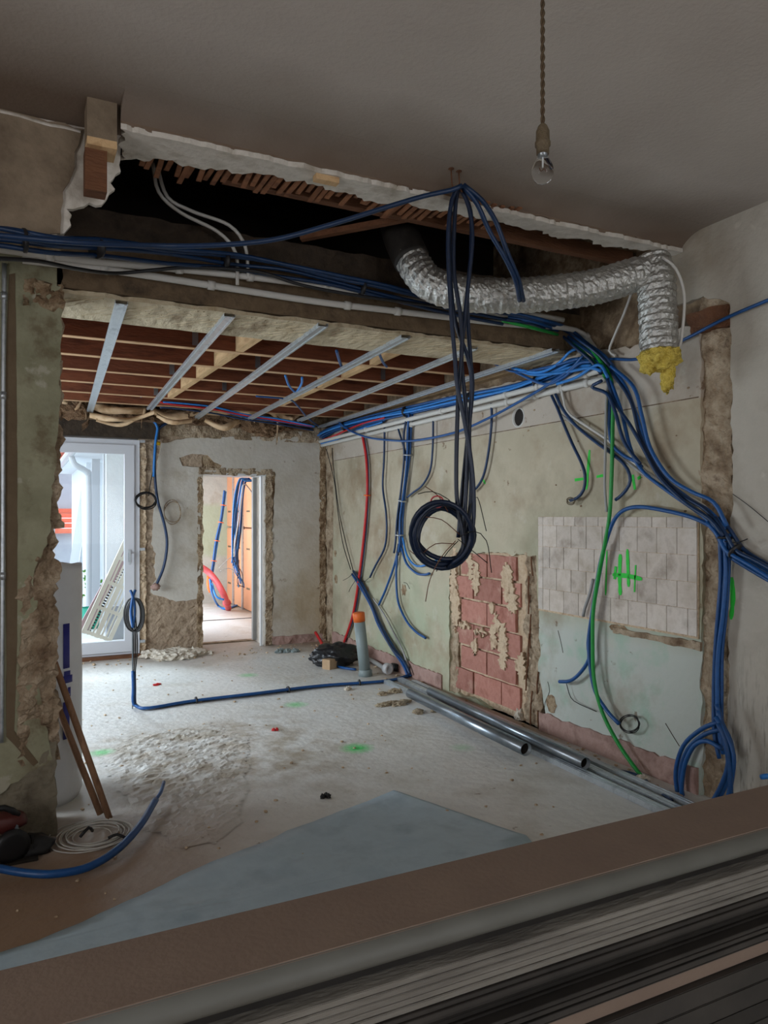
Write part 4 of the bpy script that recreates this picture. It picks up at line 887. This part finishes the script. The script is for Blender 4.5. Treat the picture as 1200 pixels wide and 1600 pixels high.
t = thing('thin_wire_pair', onX(545, 890, Xw), 'two thin black wires dropping near the back right corner', 'wire')
obj('wire', tube(LX(Xw, (510, 702), (522, 750), (528, 800), (536, 850), (548, 890)), .005, sides=5), m_blackwire, t, True); obj('wire', tube(LX(Xw, (519, 700), (521, 730), (530, 800), (541, 850), (552, 893)), .005, sides=5), m_blackwire, t, True)
bundle('cable_bundle', LX(Xw-.01, (551, 893), (565, 915), (580, 945), (592, 975), (612, 1010), (632, 1036), (640, 1056)), 3, .013, .024, [m_blue, m_navy], 'three blue cables slanting down the right wall to the floor')
cable('grey_green_conduit', LX(Xw, (583, 935), (600, 960), (616, 990), (630, 1018), (638, 1045)), .010, m_grey_p, 'grey conduit slanting beside the three blue cables')
for i, P in enumerate(([(552, 895), (545, 902), (536, 907)], [(560, 900), (548, 918), (545, 925)], [(578, 902), (570, 908), (562, 908)], [(631, 910), (636, 912), (640, 920)])):
    cable('bare_wire_end', LX(Xw-.02, *P), .003, m_blackwire, ('short wire tails left of the blue cable start', 'lower wire tail by the slanting blue cables', 'wire tail at the end of the navy cable', 'wire tail over the chipped plaster')[i], 'wire', sides=5)
# ---- junction at the right: vertical runs
cable('green_conduit', LX(3.33, (908, 530), (935, 560), (956, 600), (957, 680), (955, 760), (952, 808), (945, 850), (935, 900), (927, 955), (926, 1000), (928, 1060), (940, 1110), (962, 1155), (985, 1190), (1010, 1222), (1035, 1250), (1050, 1262)), .0125, m_green, 'long green conduit from the beam down to the floor', sides=8)
cable('grey_conduit', LX(3.32, (950, 590), (947, 640), (946, 700), (945, 760), (948, 800)), .009, m_grey_p, 'grey conduit falling left of the green conduit')
cable('grey_conduit', LX(3.37, (927, 905), (921, 930), (914, 950), (911, 963)), .011, m_grey_p, 'short grey conduit end beside the green run on the tiles')
cable('blue_conduit', LX(3.34, (953, 592), (952, 640), (952, 670), (957, 695), (975, 712), (995, 722), (1003, 730)), .011, m_blue, 'blue conduit leaving the junction and bending right under sheath')
cable('blue_conduit', LX(3.34, (1128, 838), (1110, 822), (1080, 808), (1040, 798), (1000, 792), (975, 797), (960, 812), (949, 840), (938, 880), (931, 920), (925, 960), (920, 1000), (922, 1040), (930, 1080), (948, 1110), (967, 1131)), .0125, m_blue, 'blue conduit arching over the tiles and down to a wire coil', sides=8)
cable('blue_conduit', LX(3.35, (945, 850), (935, 905), (925, 960), (919, 1005), (920, 1030), (905, 1053), (890, 1064), (874, 1065)), .0125, m_blue, 'blue conduit over the tiles ending in a hook to the left', sides=8)
cable('thin_pull_wire', LX(3.38, (885, 1068), (892, 1090), (905, 1100), (932, 1112)), .003, m_blackwire, 'thin black pull wire below the hooked blue conduit', 'wire', sides=5)
def wirecoil(c, rx, ry, Xp, n, r, mat, lab, tilt=.15, plane='X', name='wire_coil'):
    bm = bmesh.new(); P = []
    for k in range(n*14+1):
        a = 2*math.pi*k/14; f = 1+.06*math.sin(k*.37)+random.uniform(-.03, .03)
        x = c[0]+rx*f*math.cos(a)+1.5*math.sin(k*.11); y = c[1]+ry*f*math.sin(a)+1.5*math.cos(k*.13)
        P.append(onX(x, y, Xp-.004*(k/14)) if plane == 'X' else onY(x, y, Xp-.004*(k/14)) if plane == 'Y' else onZ(x, y, r+.003*(k/14)))
    return obj(name, tube(P, r, sides=5, bm=bm), mat, None, True, lab, 'wire coil')
wirecoil((984, 1131), 15, 13, 3.37, 4, .0028, m_blackwire, 'small black wire coil at the end of the arched blue conduit')
cable('wall_drop', LX(3.36, (862, 618), (872, 640), (882, 665), (895, 695), (908, 722), (914, 742), (912, 765), (902, 778), (891, 782)), .011, m_navy, 'navy cable curving down to the left green cross mark')
wirecoil((891, 783), 6, 4, 3.36, 2, .004, m_socket, 'tiny wire ring on the cable at the left green cross')
cable('wall_drop', LX(3.35, (868, 616), (880, 640), (900, 665), (930, 690), (955, 708), (975, 725), (984, 742), (983, 758), (972, 773), (962, 781)), .011, m_navy, 'navy cable curving down to the right green cross mark')
cable('grey_metal_sheath', LX(3.37, (873, 598), (873, 640), (882, 652), (910, 672), (945, 695), (1000, 737), (1060, 775), (1100, 805), (1135, 848)), .009, m_grey_p, 'lower grey sheath slanting across the wall to the right bundle')
cable('grey_metal_sheath', LX(3.36, (876, 600), (880, 622), (888, 645), (920, 668), (950, 688), (1000, 730), (1060, 768), (1105, 795), (1140, 845)), .009, m_white_p, 'upper pale sheath slanting across the wall to the right bundle')
for i, P in enumerate(([(952, 575), (975, 600), (995, 650), (1010, 700), (1035, 745), (1075, 778), (1110, 800), (1133, 828)], [(955, 580), (985, 625), (1000, 680), (1025, 730), (1060, 770), (1100, 795), (1128, 825)], [(950, 585), (970, 640), (985, 700), (1003, 735), (1040, 765), (1090, 800), (1128, 832)],
    [(948, 590), (962, 630), (985, 665), (1005, 700), (1030, 745), (1070, 785), (1110, 812), (1130, 838)], [(955, 572), (990, 605), (1003, 650), (1016, 700), (1045, 745), (1080, 768), (1115, 785), (1136, 822)], [(940, 595), (925, 605), (948, 615), (960, 640), (975, 690), (1000, 725)])):
    cable('sweeping_conduit', LX(3.35-.012*i, *P), .0115, (m_blue, m_navy)[i % 2], ('second', 'third', 'fourth', 'lowest long', 'topmost', 'shortest')[i]+' of the blue conduits sweeping from the junction towards the right wall edge', group=None, sides=8)
bundle('cable_bundle', LX(3.35, (1118, 812), (1132, 838), (1150, 862), (1185, 885), (1240, 918)), 5, .011, .03, [m_blue, m_navy], 'blue cable bundle leaving the picture along the near right wall', (.4,))
pipe('edge_conduit', LX(3.38, (1134, 856), (1160, 878), (1200, 903), (1240, 926)), .016, m_galv, 'grey metal conduit under the bundle on the near right wall', (.5,))
bundle('cable_bundle', LX(3.35, (1132, 840), (1131, 900), (1126, 960), (1121, 1020), (1119, 1080), (1122, 1140), (1130, 1180)), 4, .0115, .022, [m_blue], 'blue cables dropping in front of the torn wall edge', (.02,))
t = thing('blue_conduit_coil', onX(1100, 1255, 3.3), 'large coil of blue conduit at the foot of the torn wall edge', 'cable coil')
for i, P in enumerate(([(1122, 1128), (1095, 1140), (1068, 1165), (1056, 1205), (1060, 1245), (1068, 1262)], [(1126, 1140), (1100, 1148), (1075, 1170), (1063, 1205), (1066, 1240), (1070, 1262)], [(1128, 1170), (1105, 1158), (1085, 1165), (1070, 1195), (1065, 1235), (1068, 1262)],
    [(1120, 1100), (1128, 1130), (1142, 1160), (1145, 1195), (1135, 1225), (1122, 1250)], [(1122, 1110), (1130, 1150), (1138, 1190), (1128, 1225), (1112, 1255)], [(1118, 1120), (1133, 1145), (1146, 1180), (1143, 1220), (1136, 1250)], [(1122, 1130), (1135, 1165), (1140, 1200), (1142, 1240)])):
    obj('conduit', tube(LX(3.34-.015*i, *P), .0125, sides=8), m_blue, t, True)
cable('blue_stub', LX(3.37, (1190, 1214), (1198, 1213), (1215, 1212)), .014, m_blueL, 'blue cable stub at the right edge above the boards')
cable('thin_wall_wire', LX(3.40, (1145, 772), (1170, 790), (1200, 815)), .002, m_blackwire, 'hair thin wire curving on the near right wall', 'wire', sides=4)
cable('thin_pull_wire', LX(3.33, (1128, 845), (1150, 848), (1168, 842)), .003, m_blackwire, 'black wire tail sticking out of the right bundle', 'wire', sides=5)
# ---- back wall cables
cable('back_wall_cable', LY(8.53, (262, 660), (247, 672), (243, 700), (242, 740), (246, 780), (257, 820), (261, 850), (256, 885), (244, 915)), .016, m_navy, 'navy cable curving down the back wall beside glazed door')
cable('back_wall_cable', LY(8.5, (240, 658), (246, 668), (243, 690), (241, 720), (240, 745)), .014, m_blueL, 'light blue cable end at the top of the door side')
obj('torn_cable_end', blob(onY(243, 917, 8.52), .05, .03, .04, .4, 3, 3, 5), m_pink, None, True, 'frayed pink end under the curved back wall cable', 'cable end')
t = wirecoil((228, 782), 16, 12, 8.48, 4, .006, m_blackwire, 'small black wire coil hanging beside the glazed door', plane='Y')
cable('thin_pull_wire', LY(8.5, (243, 720), (236, 750), (232, 775)), .005, m_blackwire, 'thin black wire leading to the coil beside glazed door', 'wire', sides=5)
wirecoil((269, 800), 13, 17, 8.57, 2, .005, m_rubble_l, 'faint tan wire loop on the back wall plaster', plane='Y')
obj('yellow_tape_tie', tube_raw(bmesh.new(), [onY(241, 692, 8.52), onY(250, 693, 8.52)], .022, 8), m_yellow, None, True, 'yellow tape round the cables at the back wall top', 'tape')
# ---- floor cable run
fp = LZ(0, (213, 1107), (232, 1110), (300, 1099), (400, 1088), (500, 1075), (600, 1067), (640, 1058)); 
st_ = fp[0]
up = [st_+Vector((-.02, .0, z_)) for z_ in (.30, .16, .06)]
rb = bundle('floor_cable_run', up+[p+Vector((0, 0, .016)) for p in fp], 3, .0125, .016, [m_navy, m_blue], 'navy conduits crossing the floor from the standing rod to right wall', (.35, .6, .8), flat=0)
rd = thing('standing_cable_end', st_-Vector((.03, 0, 0)), 'thin rod with a hanging coil of dark wires standing on the floor', 'wire coil')
bx = st_-Vector((.03, 0, 0)); zt_ = atD(208, 925, 6.0).z
obj('threaded_rod', tube([bx, Vector((bx.x, bx.y, zt_))], .005, sides=6), m_galv2, rd)
for i in range(3): obj('wire', tube([bx+Vector((.01*i, 0, .28)), bx+Vector((.015*i+.01, .01, .5)), bx+Vector((.012*i, 0, zt_-.2))], .005, sides=5), m_blackwire, rd, True)
for i in range(5):
    cc = Vector((bx.x+.006*i, bx.y-.01*i, zt_-.18)); a_ = .065+.008*random.random(); b_ = .125+.015*random.random()
    obj('wire_loop', tube([cc+Vector((a_*math.cos(k*.524)*CS, -a_*math.cos(k*.524)*SN, b_*math.sin(k*.524))) for k in range(12)], .006, sides=6, closed=True), m_blackwire, rd, True)
for s_ in (-1, 1): obj('blue_tie', tube([Vector((bx.x+.02*s_, bx.y-.02, zt_+.02)), Vector((bx.x, bx.y-.03, zt_-.03)), Vector((bx.x-.015*s_, bx.y-.03, zt_-.15)), Vector((bx.x, bx.y-.03, zt_-.28))], .011, sides=6), m_blue, rd, True)
# ---- next room cables
Xn = 3.25
t = thing('blue_cable_hank', onY(375, 905, 10.6), 'hank of many blue cables hanging in the next room', 'cable bundle')
for i in range(9):
    j = lambda: random.uniform(-3, 3)
    o_ = (i-4)*1.6
    obj('conduit', tube([onY(a+j()*.5+o_*f, b, 10.6+.02*i) for a, b, f in ((404, 676, .2), (400, 740, .3), (390, 752, .8), (380, 748, 1), (374, 775, 1), (370, 820, 1.2), (368, 850, 1), (368, 870, .6), (370, 880+4*i, 1.1))], .012, sides=6), m_blue if i % 3 else m_blueL, t, True)
obj('white_sheath', tube([onY(a, b, 10.5) for a, b in ((399, 778), (388, 762), (380, 758), (375, 800), (367, 850), (366, 870))], .010, sides=6), m_white_p, t, True)
for i in range(5): obj('wire', tube([onY(a+random.uniform(-6, 6), b, 10.5) for a, b in ((369, 875), (372, 895), (376, 912), (380+i*3-6, 918))], .006, sides=5), m_wirecol if i % 2 else m_blueL, t, True)
for P in ([(342, 888), (355, 875), (366, 868)], [(344, 892), (358, 888), (372, 898)]): obj('pale_wire', tube([onY(a, b, 10.6) for a, b in P], .005, sides=5), m_white_p, t, True)
t = bundle('clipped_cable_run', [onY(a, b, 12.0) for a, b in ((352, 768), (346, 810), (339, 845), (333, 885), (328, 915))], 3, .018, .02, [m_blueL, m_blue], 'blue cables with orange clips rising in the next room', (.15, .35, .55, .75, .92), m_orange)
pipe('red_corrugated_duct', [onY(312, 885, 11.8), onY(325, 893, 11.8), onY(338, 908, 11.7), onY(350, 930, 11.6), onZ(357, 951, .03)], .05, m_redpink, 'thick pinkish red duct bending to the floor of the next room', (.85,), cat='duct')
cable('floor_cable', [onY(328, 905, 11.7), onY(331, 925, 11.6), onZ(340, 945, .03), onZ(352, 951, .02), onZ(370, 946, .02)], .018, m_blueL, 'light blue cable curling on the next room floor')
cable('floor_cable', [onY(331, 912, 11.6), onY(338, 932, 11.5), onY(350, 937, 11.5)], .016, m_blueL, 'light blue cable reaching the red duct foot')
cable('orange_cable', [onY(326, 900, 11.9), onY(326, 915, 11.8), onY(329, 925, 11.8)], .03, m_orange, 'orange sheath beside the blue clipped cables, next room')
# ---- insulation roll behind the pier
rc = Vector((.075, 4.52, 0)); rr = .245
rl = thing('wrapped_insulation_roll', rc, 'tall white plastic wrapped roll with a blue printed stripe behind the pier', 'insulation roll')
bm = bmesh.new(); n_ = 40; rings = []
for j in range(30):
    z = 1.29*j/29; ring = []
    for k in range(n_):
        a = 2*math.pi*k/n_; f = rr*(1+.02*noise.noise(Vector((math.cos(a)*3, math.sin(a)*3, z*4)))) - (.02 if j == 0 else 0)
        zz = z if j < 29 else z+.03*noise.noise(Vector((math.cos(a)*2, math.sin(a)*2, 4)))
        ring.append(bm.verts.new(rc+Vector((math.cos(a)*f, math.sin(a)*f, zz))))
    rings.append(ring)
ring = [bm.verts.new(rc+Vector((math.cos(2*math.pi*k/n_)*rr*.6, math.sin(2*math.pi*k/n_)*rr*.6, 1.26+.02*random.random()))) for k in range(n_)]; rings.append(ring)
for A, Bq in zip(rings, rings[1:]):
    for k in range(n_): bm.faces.new((A[k], A[(k+1) % n_], Bq[(k+1) % n_], Bq[k]))
bm.faces.new(rings[0][::-1]); bm.faces.new(rings[-1])
obj('plastic_wrap', bm, m_roll, rl, True)
def arc_patch(a0, a1, z0, z1, mat, name, dr=.004, n=10):
    bm = bmesh.new(); V = []
    for i in range(n+1):
        a = a0+(a1-a0)*i/n; V.append([bm.verts.new(rc+Vector((math.cos(a)*(rr*1.008+dd_), math.sin(a)*(rr*1.008+dd_), z))) for dd_ in (dr, dr+.0015) for z in (z0, z1)])
    for A, Bq in zip(V, V[1:]):
        for (i, j) in ((0, 1), (1, 3), (3, 2), (2, 0)): bm.faces.new((A[i], A[j], Bq[j], Bq[i]))
    bm.faces.new([V[0][i] for i in (0, 1, 3, 2)]); bm.faces.new([V[-1][i] for i in (0, 2, 3, 1)])
    return obj(name, bm, mat, rl, True)
af = math.radians(-57)
arc_patch(af, af+.16, .74, .98, m_rollblue, 'blue_stripe'); arc_patch(af, af+.16, .36, .56, m_rollblue, 'blue_stripe')
arc_patch(af-.02, af+.24, .66, .70, m_rollblue, 'printed_logo'); arc_patch(af+.02, af+.18, .70, .725, m_rollblue, 'printed_logo')
arc_patch(af+.03, af+.09, .60, .635, m_rollblue, 'printed_letter'); arc_patch(af+.12, af+.19, .60, .635, m_rollblue, 'printed_letter'); arc_patch(af+.17, af+.19, .585, .635, m_rollblue, 'printed_letter')
# ---- sticks
for P, lab in (([atD(85, 1035, 3.78), onZ(171, 1279, .015)], 'right, longer wooden handle leaning against the pier edge'), ([atD(88, 1098, 3.84), onZ(157, 1272, .015)], 'left, shorter wooden handle leaning against the pier edge')):
    a, b = P; obj('wooden_handle', tube_raw(bmesh.new(), [a, (a+b)/2, b], .017, 12), m_stick, None, True, lab, 'wooden handle', 'handles against the pier')
# ---- coil of white cable on the floor
t = thing('white_cable_coil', onZ(145, 1307, 0), 'flat coil of thin white cable on the floor by the wooden handles', 'cable coil')
cc = onZ(145, 1307, 0)
for i in range(9):
    a_ = .10+.011*i; ox, oy = random.uniform(-.02, .02), random.uniform(-.02, .02)
    obj('cable_turn', tube([cc+Vector((ox+a_*math.cos(k*.524+i), oy+a_*math.sin(k*.524+i), .006+.004*(i % 4)+.002*math.sin(k))) for k in range(12)], .0035, closed=True, sides=5), m_white_p, t, True)
obj('black_tie', tube([cc+Vector((-.06, -.03, .02)), cc+Vector((-.02, -.01, .05)), cc+Vector((.0, .02, .02))], .008), m_black, t, True); obj('black_tie', tube([cc+Vector((.06, -.10, .02)), cc+Vector((.10, -.10, .03)), cc+Vector((.14, -.12, .012))], .007), m_black, t, True)
# ---- foreground blue hose
P = [onZ(-120, 1340, .10), onZ(-30, 1352, .07), onZ(40, 1364, .05), onZ(90, 1365, .04), (onZ(140, 1354, .04)), onZ(185, 1326, .05), onZ(220, 1288, .06), onZ(243, 1250, .07)]
hz_ = thing('blue_hose', onZ(120, 1360, 0), 'thick blue conduit curving over the floor in the lower left', 'cable'); obj('outer_sheath', tube(P, .0175, sides=10), m_blue, hz_, True); obj('inner_tip', tube([P[-1], onZ(251, 1238, .075), onZ(256, 1222, .085)], .010), m_blue, hz_, True)
# ---- tool by the pier
tc = onZ(6, 1345, 0)
tl = thing('power_tool', tc, 'dark power tool with a red brown casing at the pier foot', 'tool')
obj('motor_casing', blob(tc+Vector((0, .04, .16)), .10, .06, .05, .12, 2, 3, 2), m_tool, tl, True); obj('base_plate', box(tc.x-.12, tc.x+.14, tc.y-.07, tc.y+.07, .0, .012, bev=.003), m_darkmetal, tl)
obj('guard', lathe([(.07, 0), (.075, .03), (.05, .035)], tc+Vector((.03, -.02, .075)), 20, axis=(.3, -1, 0)), m_black, tl, True); obj('handle', tube([tc+Vector((-.08, .02, .13)), tc+Vector((-.09, 0, .22)), tc+Vector((0, .0, .24)), tc+Vector((.06, .02, .19))], .014), m_black, tl, True); obj('leg_bracket', tube([tc+Vector((.05, 0, .16)), tc+Vector((.06, -.01, .01))], .01), m_galv2, tl)
obj('leg_bracket', tube([tc+Vector((.11, 0, .10)), tc+Vector((.12, -.01, .01))], .012), m_black, tl)
obj('tool_box_lump', blob(onZ(48, 1332, .0)+Vector((0, 0, .03)), .10, .07, .05, .3, 2, 3, 6, flat=0), m_black, None, True, 'black crumpled cloth on the floor beside the power tool', 'cloth')
# ---- grey PVC riser with orange cap
b = onZ(571, 1056, 0); a = onY(560, 957, b.y); t = thing('grey_riser_pipe', b, 'grey plastic riser pipe with an orange cap rising from the floor', 'pipe')
d = (a-b).normalized(); L_ = (a-b).length
obj('pipe_body', lathe([(.055, 0), (.055, L_*.86), (.053, L_*.86)], b, 24, axis=d), m_pvcgrey, t, True); obj('orange_cap', lathe([(.058, L_*.86), (.060, L_*.99), (.052, L_)], b, 24, axis=d), m_orange2, t, True); obj('base_collar', lathe([(.068, 0), (.064, .06), (.056, .065)], b, 24), m_pvcgrey, t, True)
# ---- black bag, box, roll
p = onZ(530, 1042, 0); obj('bin_bag', blob(p+Vector((0, .1, .10)), .25, .16, .125, .35, 2.2, 4, 21, flat=0), m_bag, None, True, 'crumpled black plastic bag on the floor in the back corner', 'bag')
p = onZ(515, 1044, 0); bm = box(p.x-.07, p.x+.07, p.y-.06, p.y+.04, 0, .10); bmesh.ops.rotate(bm, verts=bm.verts, cent=p, matrix=Matrix.Rotation(.5, 3, 'Z')); obj('small_box', bm, m_card, None, False, 'small tan cardboard box in front of the black bag', 'box')
p = onZ(603, 1053, 0); q = p+Vector((.0, 0, .055)); obj('tape_roll', lathe([(.055, 0), (.055, .05), (.03, .05), (.03, 0)], q, 20, axis=(CS*.3, -1, 0)), m_white, None, True, 'white round roll beside the grey riser pipe', 'tape roll')
p = onZ(612, 1050, 0); obj('dark_socket_tube', lathe([(.04, 0), (.04, .09), (.032, .09), (.032, .01)], p+Vector((.03, .05, .04)), 16, axis=(.5, -1, 0)), m_black, None, True, 'short black open tube beside the white roll', 'tube')
pipe('short_conduit', [onZ(578, 1030, .03), onZ(604, 1046, .03)], .022, m_grey_p, 'short grey tube lying behind the riser pipe', ())
cable('floor_cable', [onZ(522, 1040, .015), onZ(540, 1044, .015), onZ(556, 1046, .015)], .013, m_blue, 'blue cable piece between black bag and riser pipe')
cable('red_strip', [onZ(507, 1012, .015), onY(500, 1000, 8.3), onY(493, 988, 8.45)], .018, m_red, 'small red strip leaning in the back corner', 'strip')
# ---- metal pipes and rails along the right wall
def hpipe(p0, p1, r, lab):
    a = onZ(*p0, r+.037); b = onZ(*p1, r+.037); d = (b-a).normalized(); L_ = (b-a).length
    t = thing('steel_pipe', b-Vector((0, 0, r)), lab, 'pipe', 'steel pipes on the floor')
    obj('tube', lathe([(r, 0), (r, L_), (r*.93, L_), (r*.93, .01), (r*.5, .01)], a, 24, axis=d), m_galv2, t, True)
    obj('bore_dark_disc', lathe([(r*.92, L_-.035), (r*.92, L_-.03)], a, 24, axis=d), m_void, t)  # dark disc plugs the pipe, shade inside put into its colour
hpipe((641, 1083), (822, 1171), .042, 'open round steel pipe lying in front of the rails')
hpipe((672, 1080), (915, 1193), .036, 'round steel pipe lying among the rails nearest the wall')
def rail(p0, p1, lab, wd=.05, z=.0):
    a = onZ(*p0, z+.001); b = onZ(*p1, z+.001); d = (b-a).normalized(); s = Vector((d.y, -d.x, 0)); bm = bmesh.new(); u = Vector((0, 0, 1))
    beam(bm, a+u*.032, b+u*.032, wd, .0016)
    for k in (-1, 1):
        beam(bm, a+s*(k*wd/2)+u*.016, b+s*(k*wd/2)+u*.016, .0016, .032)
        beam(bm, a+s*(k*wd/2.4)+u*.002, b+s*(k*wd/2.4)+u*.002, .008, .0016)
        beam(bm, a+s*(k*wd*.22)+u*.033, b+s*(k*wd*.22)+u*.033, .006, .003)
    obj('steel_rail', bm, m_galv, None, False, lab, 'metal rail', 'steel rails on the floor')
rail((604, 1068), (1090, 1297), 'outermost steel rail on the floor along the right wall', .055)
rail((625, 1064), (1110, 1294), 'middle steel rail on the floor along the right wall', .055)
rail((646, 1068), (1112, 1278), 'innermost steel rail on the floor beside the skirting', .05)
cable('floor_cable', LZ(.02, (955, 1202), (980, 1207), (1000, 1214), (1035, 1240), (1050, 1252)), .010, m_navy, 'short navy cable between the rails and the skirting')
# ---- rags, gloves, debris
def rag(name, px_, py_, rx, ry, rz, mat, lab, cat, n=5, seed=0):
    c = onZ(px_, py_, 0); random.seed(seed); t = thing(name, c, lab, cat)
    for i in range(n): obj('fold', blob(c+Vector((random.uniform(-rx, rx), random.uniform(-ry, ry), rz*.4)), rx*.5, ry*.6, rz, .5, 3, 3, seed+i*3, flat=.001), mat, t, False)
rag('rag_pile', 272, 1026, .24, .16, .055, m_rag, 'heap of dirty white rags on the floor at the back wall', 'rag', 14, 3)
rag('work_glove', 612, 1084, .10, .06, .02, m_glove, 'upper tan work glove beside the steel rails', 'glove', 5, 5)
rag('work_glove', 622, 1101, .13, .05, .02, m_glove, 'middle tan work glove beside the round steel pipe', 'glove', 6, 6)
rag('work_glove', 664, 1113, .08, .04, .018, m_glove, 'lowest tan work glove below the round steel pipe', 'glove', 4, 8)
rag('plastic_scrap', 449, 1019, .10, .05, .03, m_pvcgrey, 'crumpled grey blue scrap right of the doorway', 'scrap', 4, 9)
rag('red_scrap', 242, 1071, .05, .02, .012, m_red, 'small red scrap on the floor near the floor cable', 'scrap', 3, 10)
rag('red_scrap', 428, 1142, .025, .02, .015, m_red, 'tiny red block on the middle of the floor', 'scrap', 2, 11)
rag('dark_lump', 510, 1246, .025, .018, .018, m_black, 'small dark lump on the floor behind the grey sheet', 'lump', 3, 12)
rag('white_scrap', 545, 1078, .04, .03, .02, m_rag, 'white plaster crumb beside the floor cable', 'scrap', 3, 13)
rag('concrete_chunk', 828, 1124, .09, .07, .06, m_rag, 'pale plaster chunk leaning at the brick patch foot', 'chunk', 2, 14)
rag('concrete_chunk', 318, 1022, .07, .05, .03, m_rag, 'plaster chunk at the left foot of the doorway', 'chunk', 2, 15)
rag('concrete_chunk', 1008, 1222, .08, .04, .03, m_rag, 'plaster chunk between the rails and the pink skirting', 'chunk', 3, 16)
random.seed(99); bm = bmesh.new()
for i in range(420):
    f = random.random()
    if f < .3: x, y = random.uniform(3.1, 3.38), random.uniform(2.9, 8.4)
    elif f < .5: x, y = random.uniform(-.5, 3.3), random.uniform(8.1, 8.5)
    else: x, y = random.uniform(-.6, 3.3), random.uniform(2.4, 8.3)
    s_ = random.uniform(.004, .012)*(1.3 if f < .5 else 1); t_ = bmesh.new(); bmesh.ops.create_icosphere(t_, subdivisions=1, radius=s_); mp = {}
    for v in t_.verts: mp[v] = bm.verts.new(Vector((v.co.x*random.uniform(.7, 1.6)+x, v.co.y*random.uniform(.7, 1.6)+y, v.co.z*.6+s_*.5)))
    for f_ in t_.faces: bm.faces.new([mp[v] for v in f_.verts])
    t_.free()
obj('plaster_crumbs', bm, m_mortar, None, False, 'small plaster crumbs scattered over the floor', 'debris', kind='stuff')
# ---- grey sheet on the floor
shp = [(615, 1237), (822, 1307), (1000, 1500), (600, 1700), (100, 1700), (-120, 1560), (-60, 1512), (60, 1474), (130, 1445), (200, 1412), (270, 1378), (330, 1352), (410, 1322), (450, 1302), (520, 1275), (570, 1255)]
pl = [onZ(a, b, 0) for a, b in shp]; tri = geometry.tessellate_polygon([[Vector((p.x, p.y, 0)) for p in pl]]); bm = bmesh.new(); V = [bm.verts.new((p.x, p.y, .008+.004*noise.noise(p*5))) for p in pl]
for t_ in tri: bm.faces.new([V[i] for i in t_])
bmesh.ops.subdivide_edges(bm, edges=bm.edges, cuts=12, use_grid_fill=True)
for v in bm.verts: v.co.z = .008+.010*max(-.5, noise.fractal(Vector((v.co.x*2.5, v.co.y*2.5, 0)), .8, 2, 3))
r_ = bmesh.ops.solidify(bm, geom=bm.faces[:], thickness=.002)
obj('membrane_sheet', bm, m_sheet, None, True, 'grey blue membrane sheet spread on the floor before the boards', 'sheet')
# ---- foreground stack of boards and profiles
YF = 1.203; ZT = .80
t = thing('board_stack', (.8, 1.4, 0), 'stack of brown topped boards and grey sheets across the foreground', 'board stack')
X0, X1 = -1.4, 2.9
obj('top_board', box(X0, X1, YF, YF+.192, ZT-.030, ZT, bev=.003), m_brown_pk, t, label='brown faced top board')
bm = bmesh.new(); prof = [(YF+.004, ZT-.002), (YF-.012, ZT-.008), (YF-.020, ZT-.020), (YF-.020, ZT-.034), (YF-.010, ZT-.046), (YF+.01, ZT-.052), (YF+.12, ZT-.052), (YF+.12, ZT-.002)]
A = [bm.verts.new((X0, y, z)) for y, z in prof]; Bq = [bm.verts.new((X1, y, z)) for y, z in prof]
for i in range(len(prof)): bm.faces.new((A[i], A[(i+1) % len(prof)], Bq[(i+1) % len(prof)], Bq[i]))
bm.faces.new(A); bm.faces.new(Bq[::-1]); obj('rounded_edge', bm, m_greyround, t, True)
obj('shadow_gap_spacer', box(X0, X1, YF+.02, YF+.16, ZT-.078, ZT-.052), m_darkmetal, t)
z = ZT-.078
for i in range(5):
    o_ = random.uniform(-.004, .004); obj('grey_sheet', box(X0+random.uniform(0, .05), X1, YF-.018+o_, YF+.17, z-.0125, z-.0005, bev=.0012), m_gyps, t); z -= .013
for i in range(14):
    h = random.choice((.004, .006, .010, .014)); o_ = random.uniform(-.022, .01); obj('steel_profile', box(X0, X1, YF-.02+o_, YF+.16, z-h, z-.0008, bev=.0008), m_darkmetal, t); z -= h
while z > .16:
    h = random.uniform(.03, .05); o_ = random.uniform(-.012, .01); obj('lower_board', box(X0, X1, YF-.02+o_, YF+.18, z-h+.001, z, bev=.002), m_brown_pk if random.random() < .5 else m_darkmetal, t); z -= h
for x in (-1.1, .3, 1.6, 2.6): obj('bearer', box(x-.05, x+.05, YF-.0, YF+.17, 0, z), m_wood_light, t)
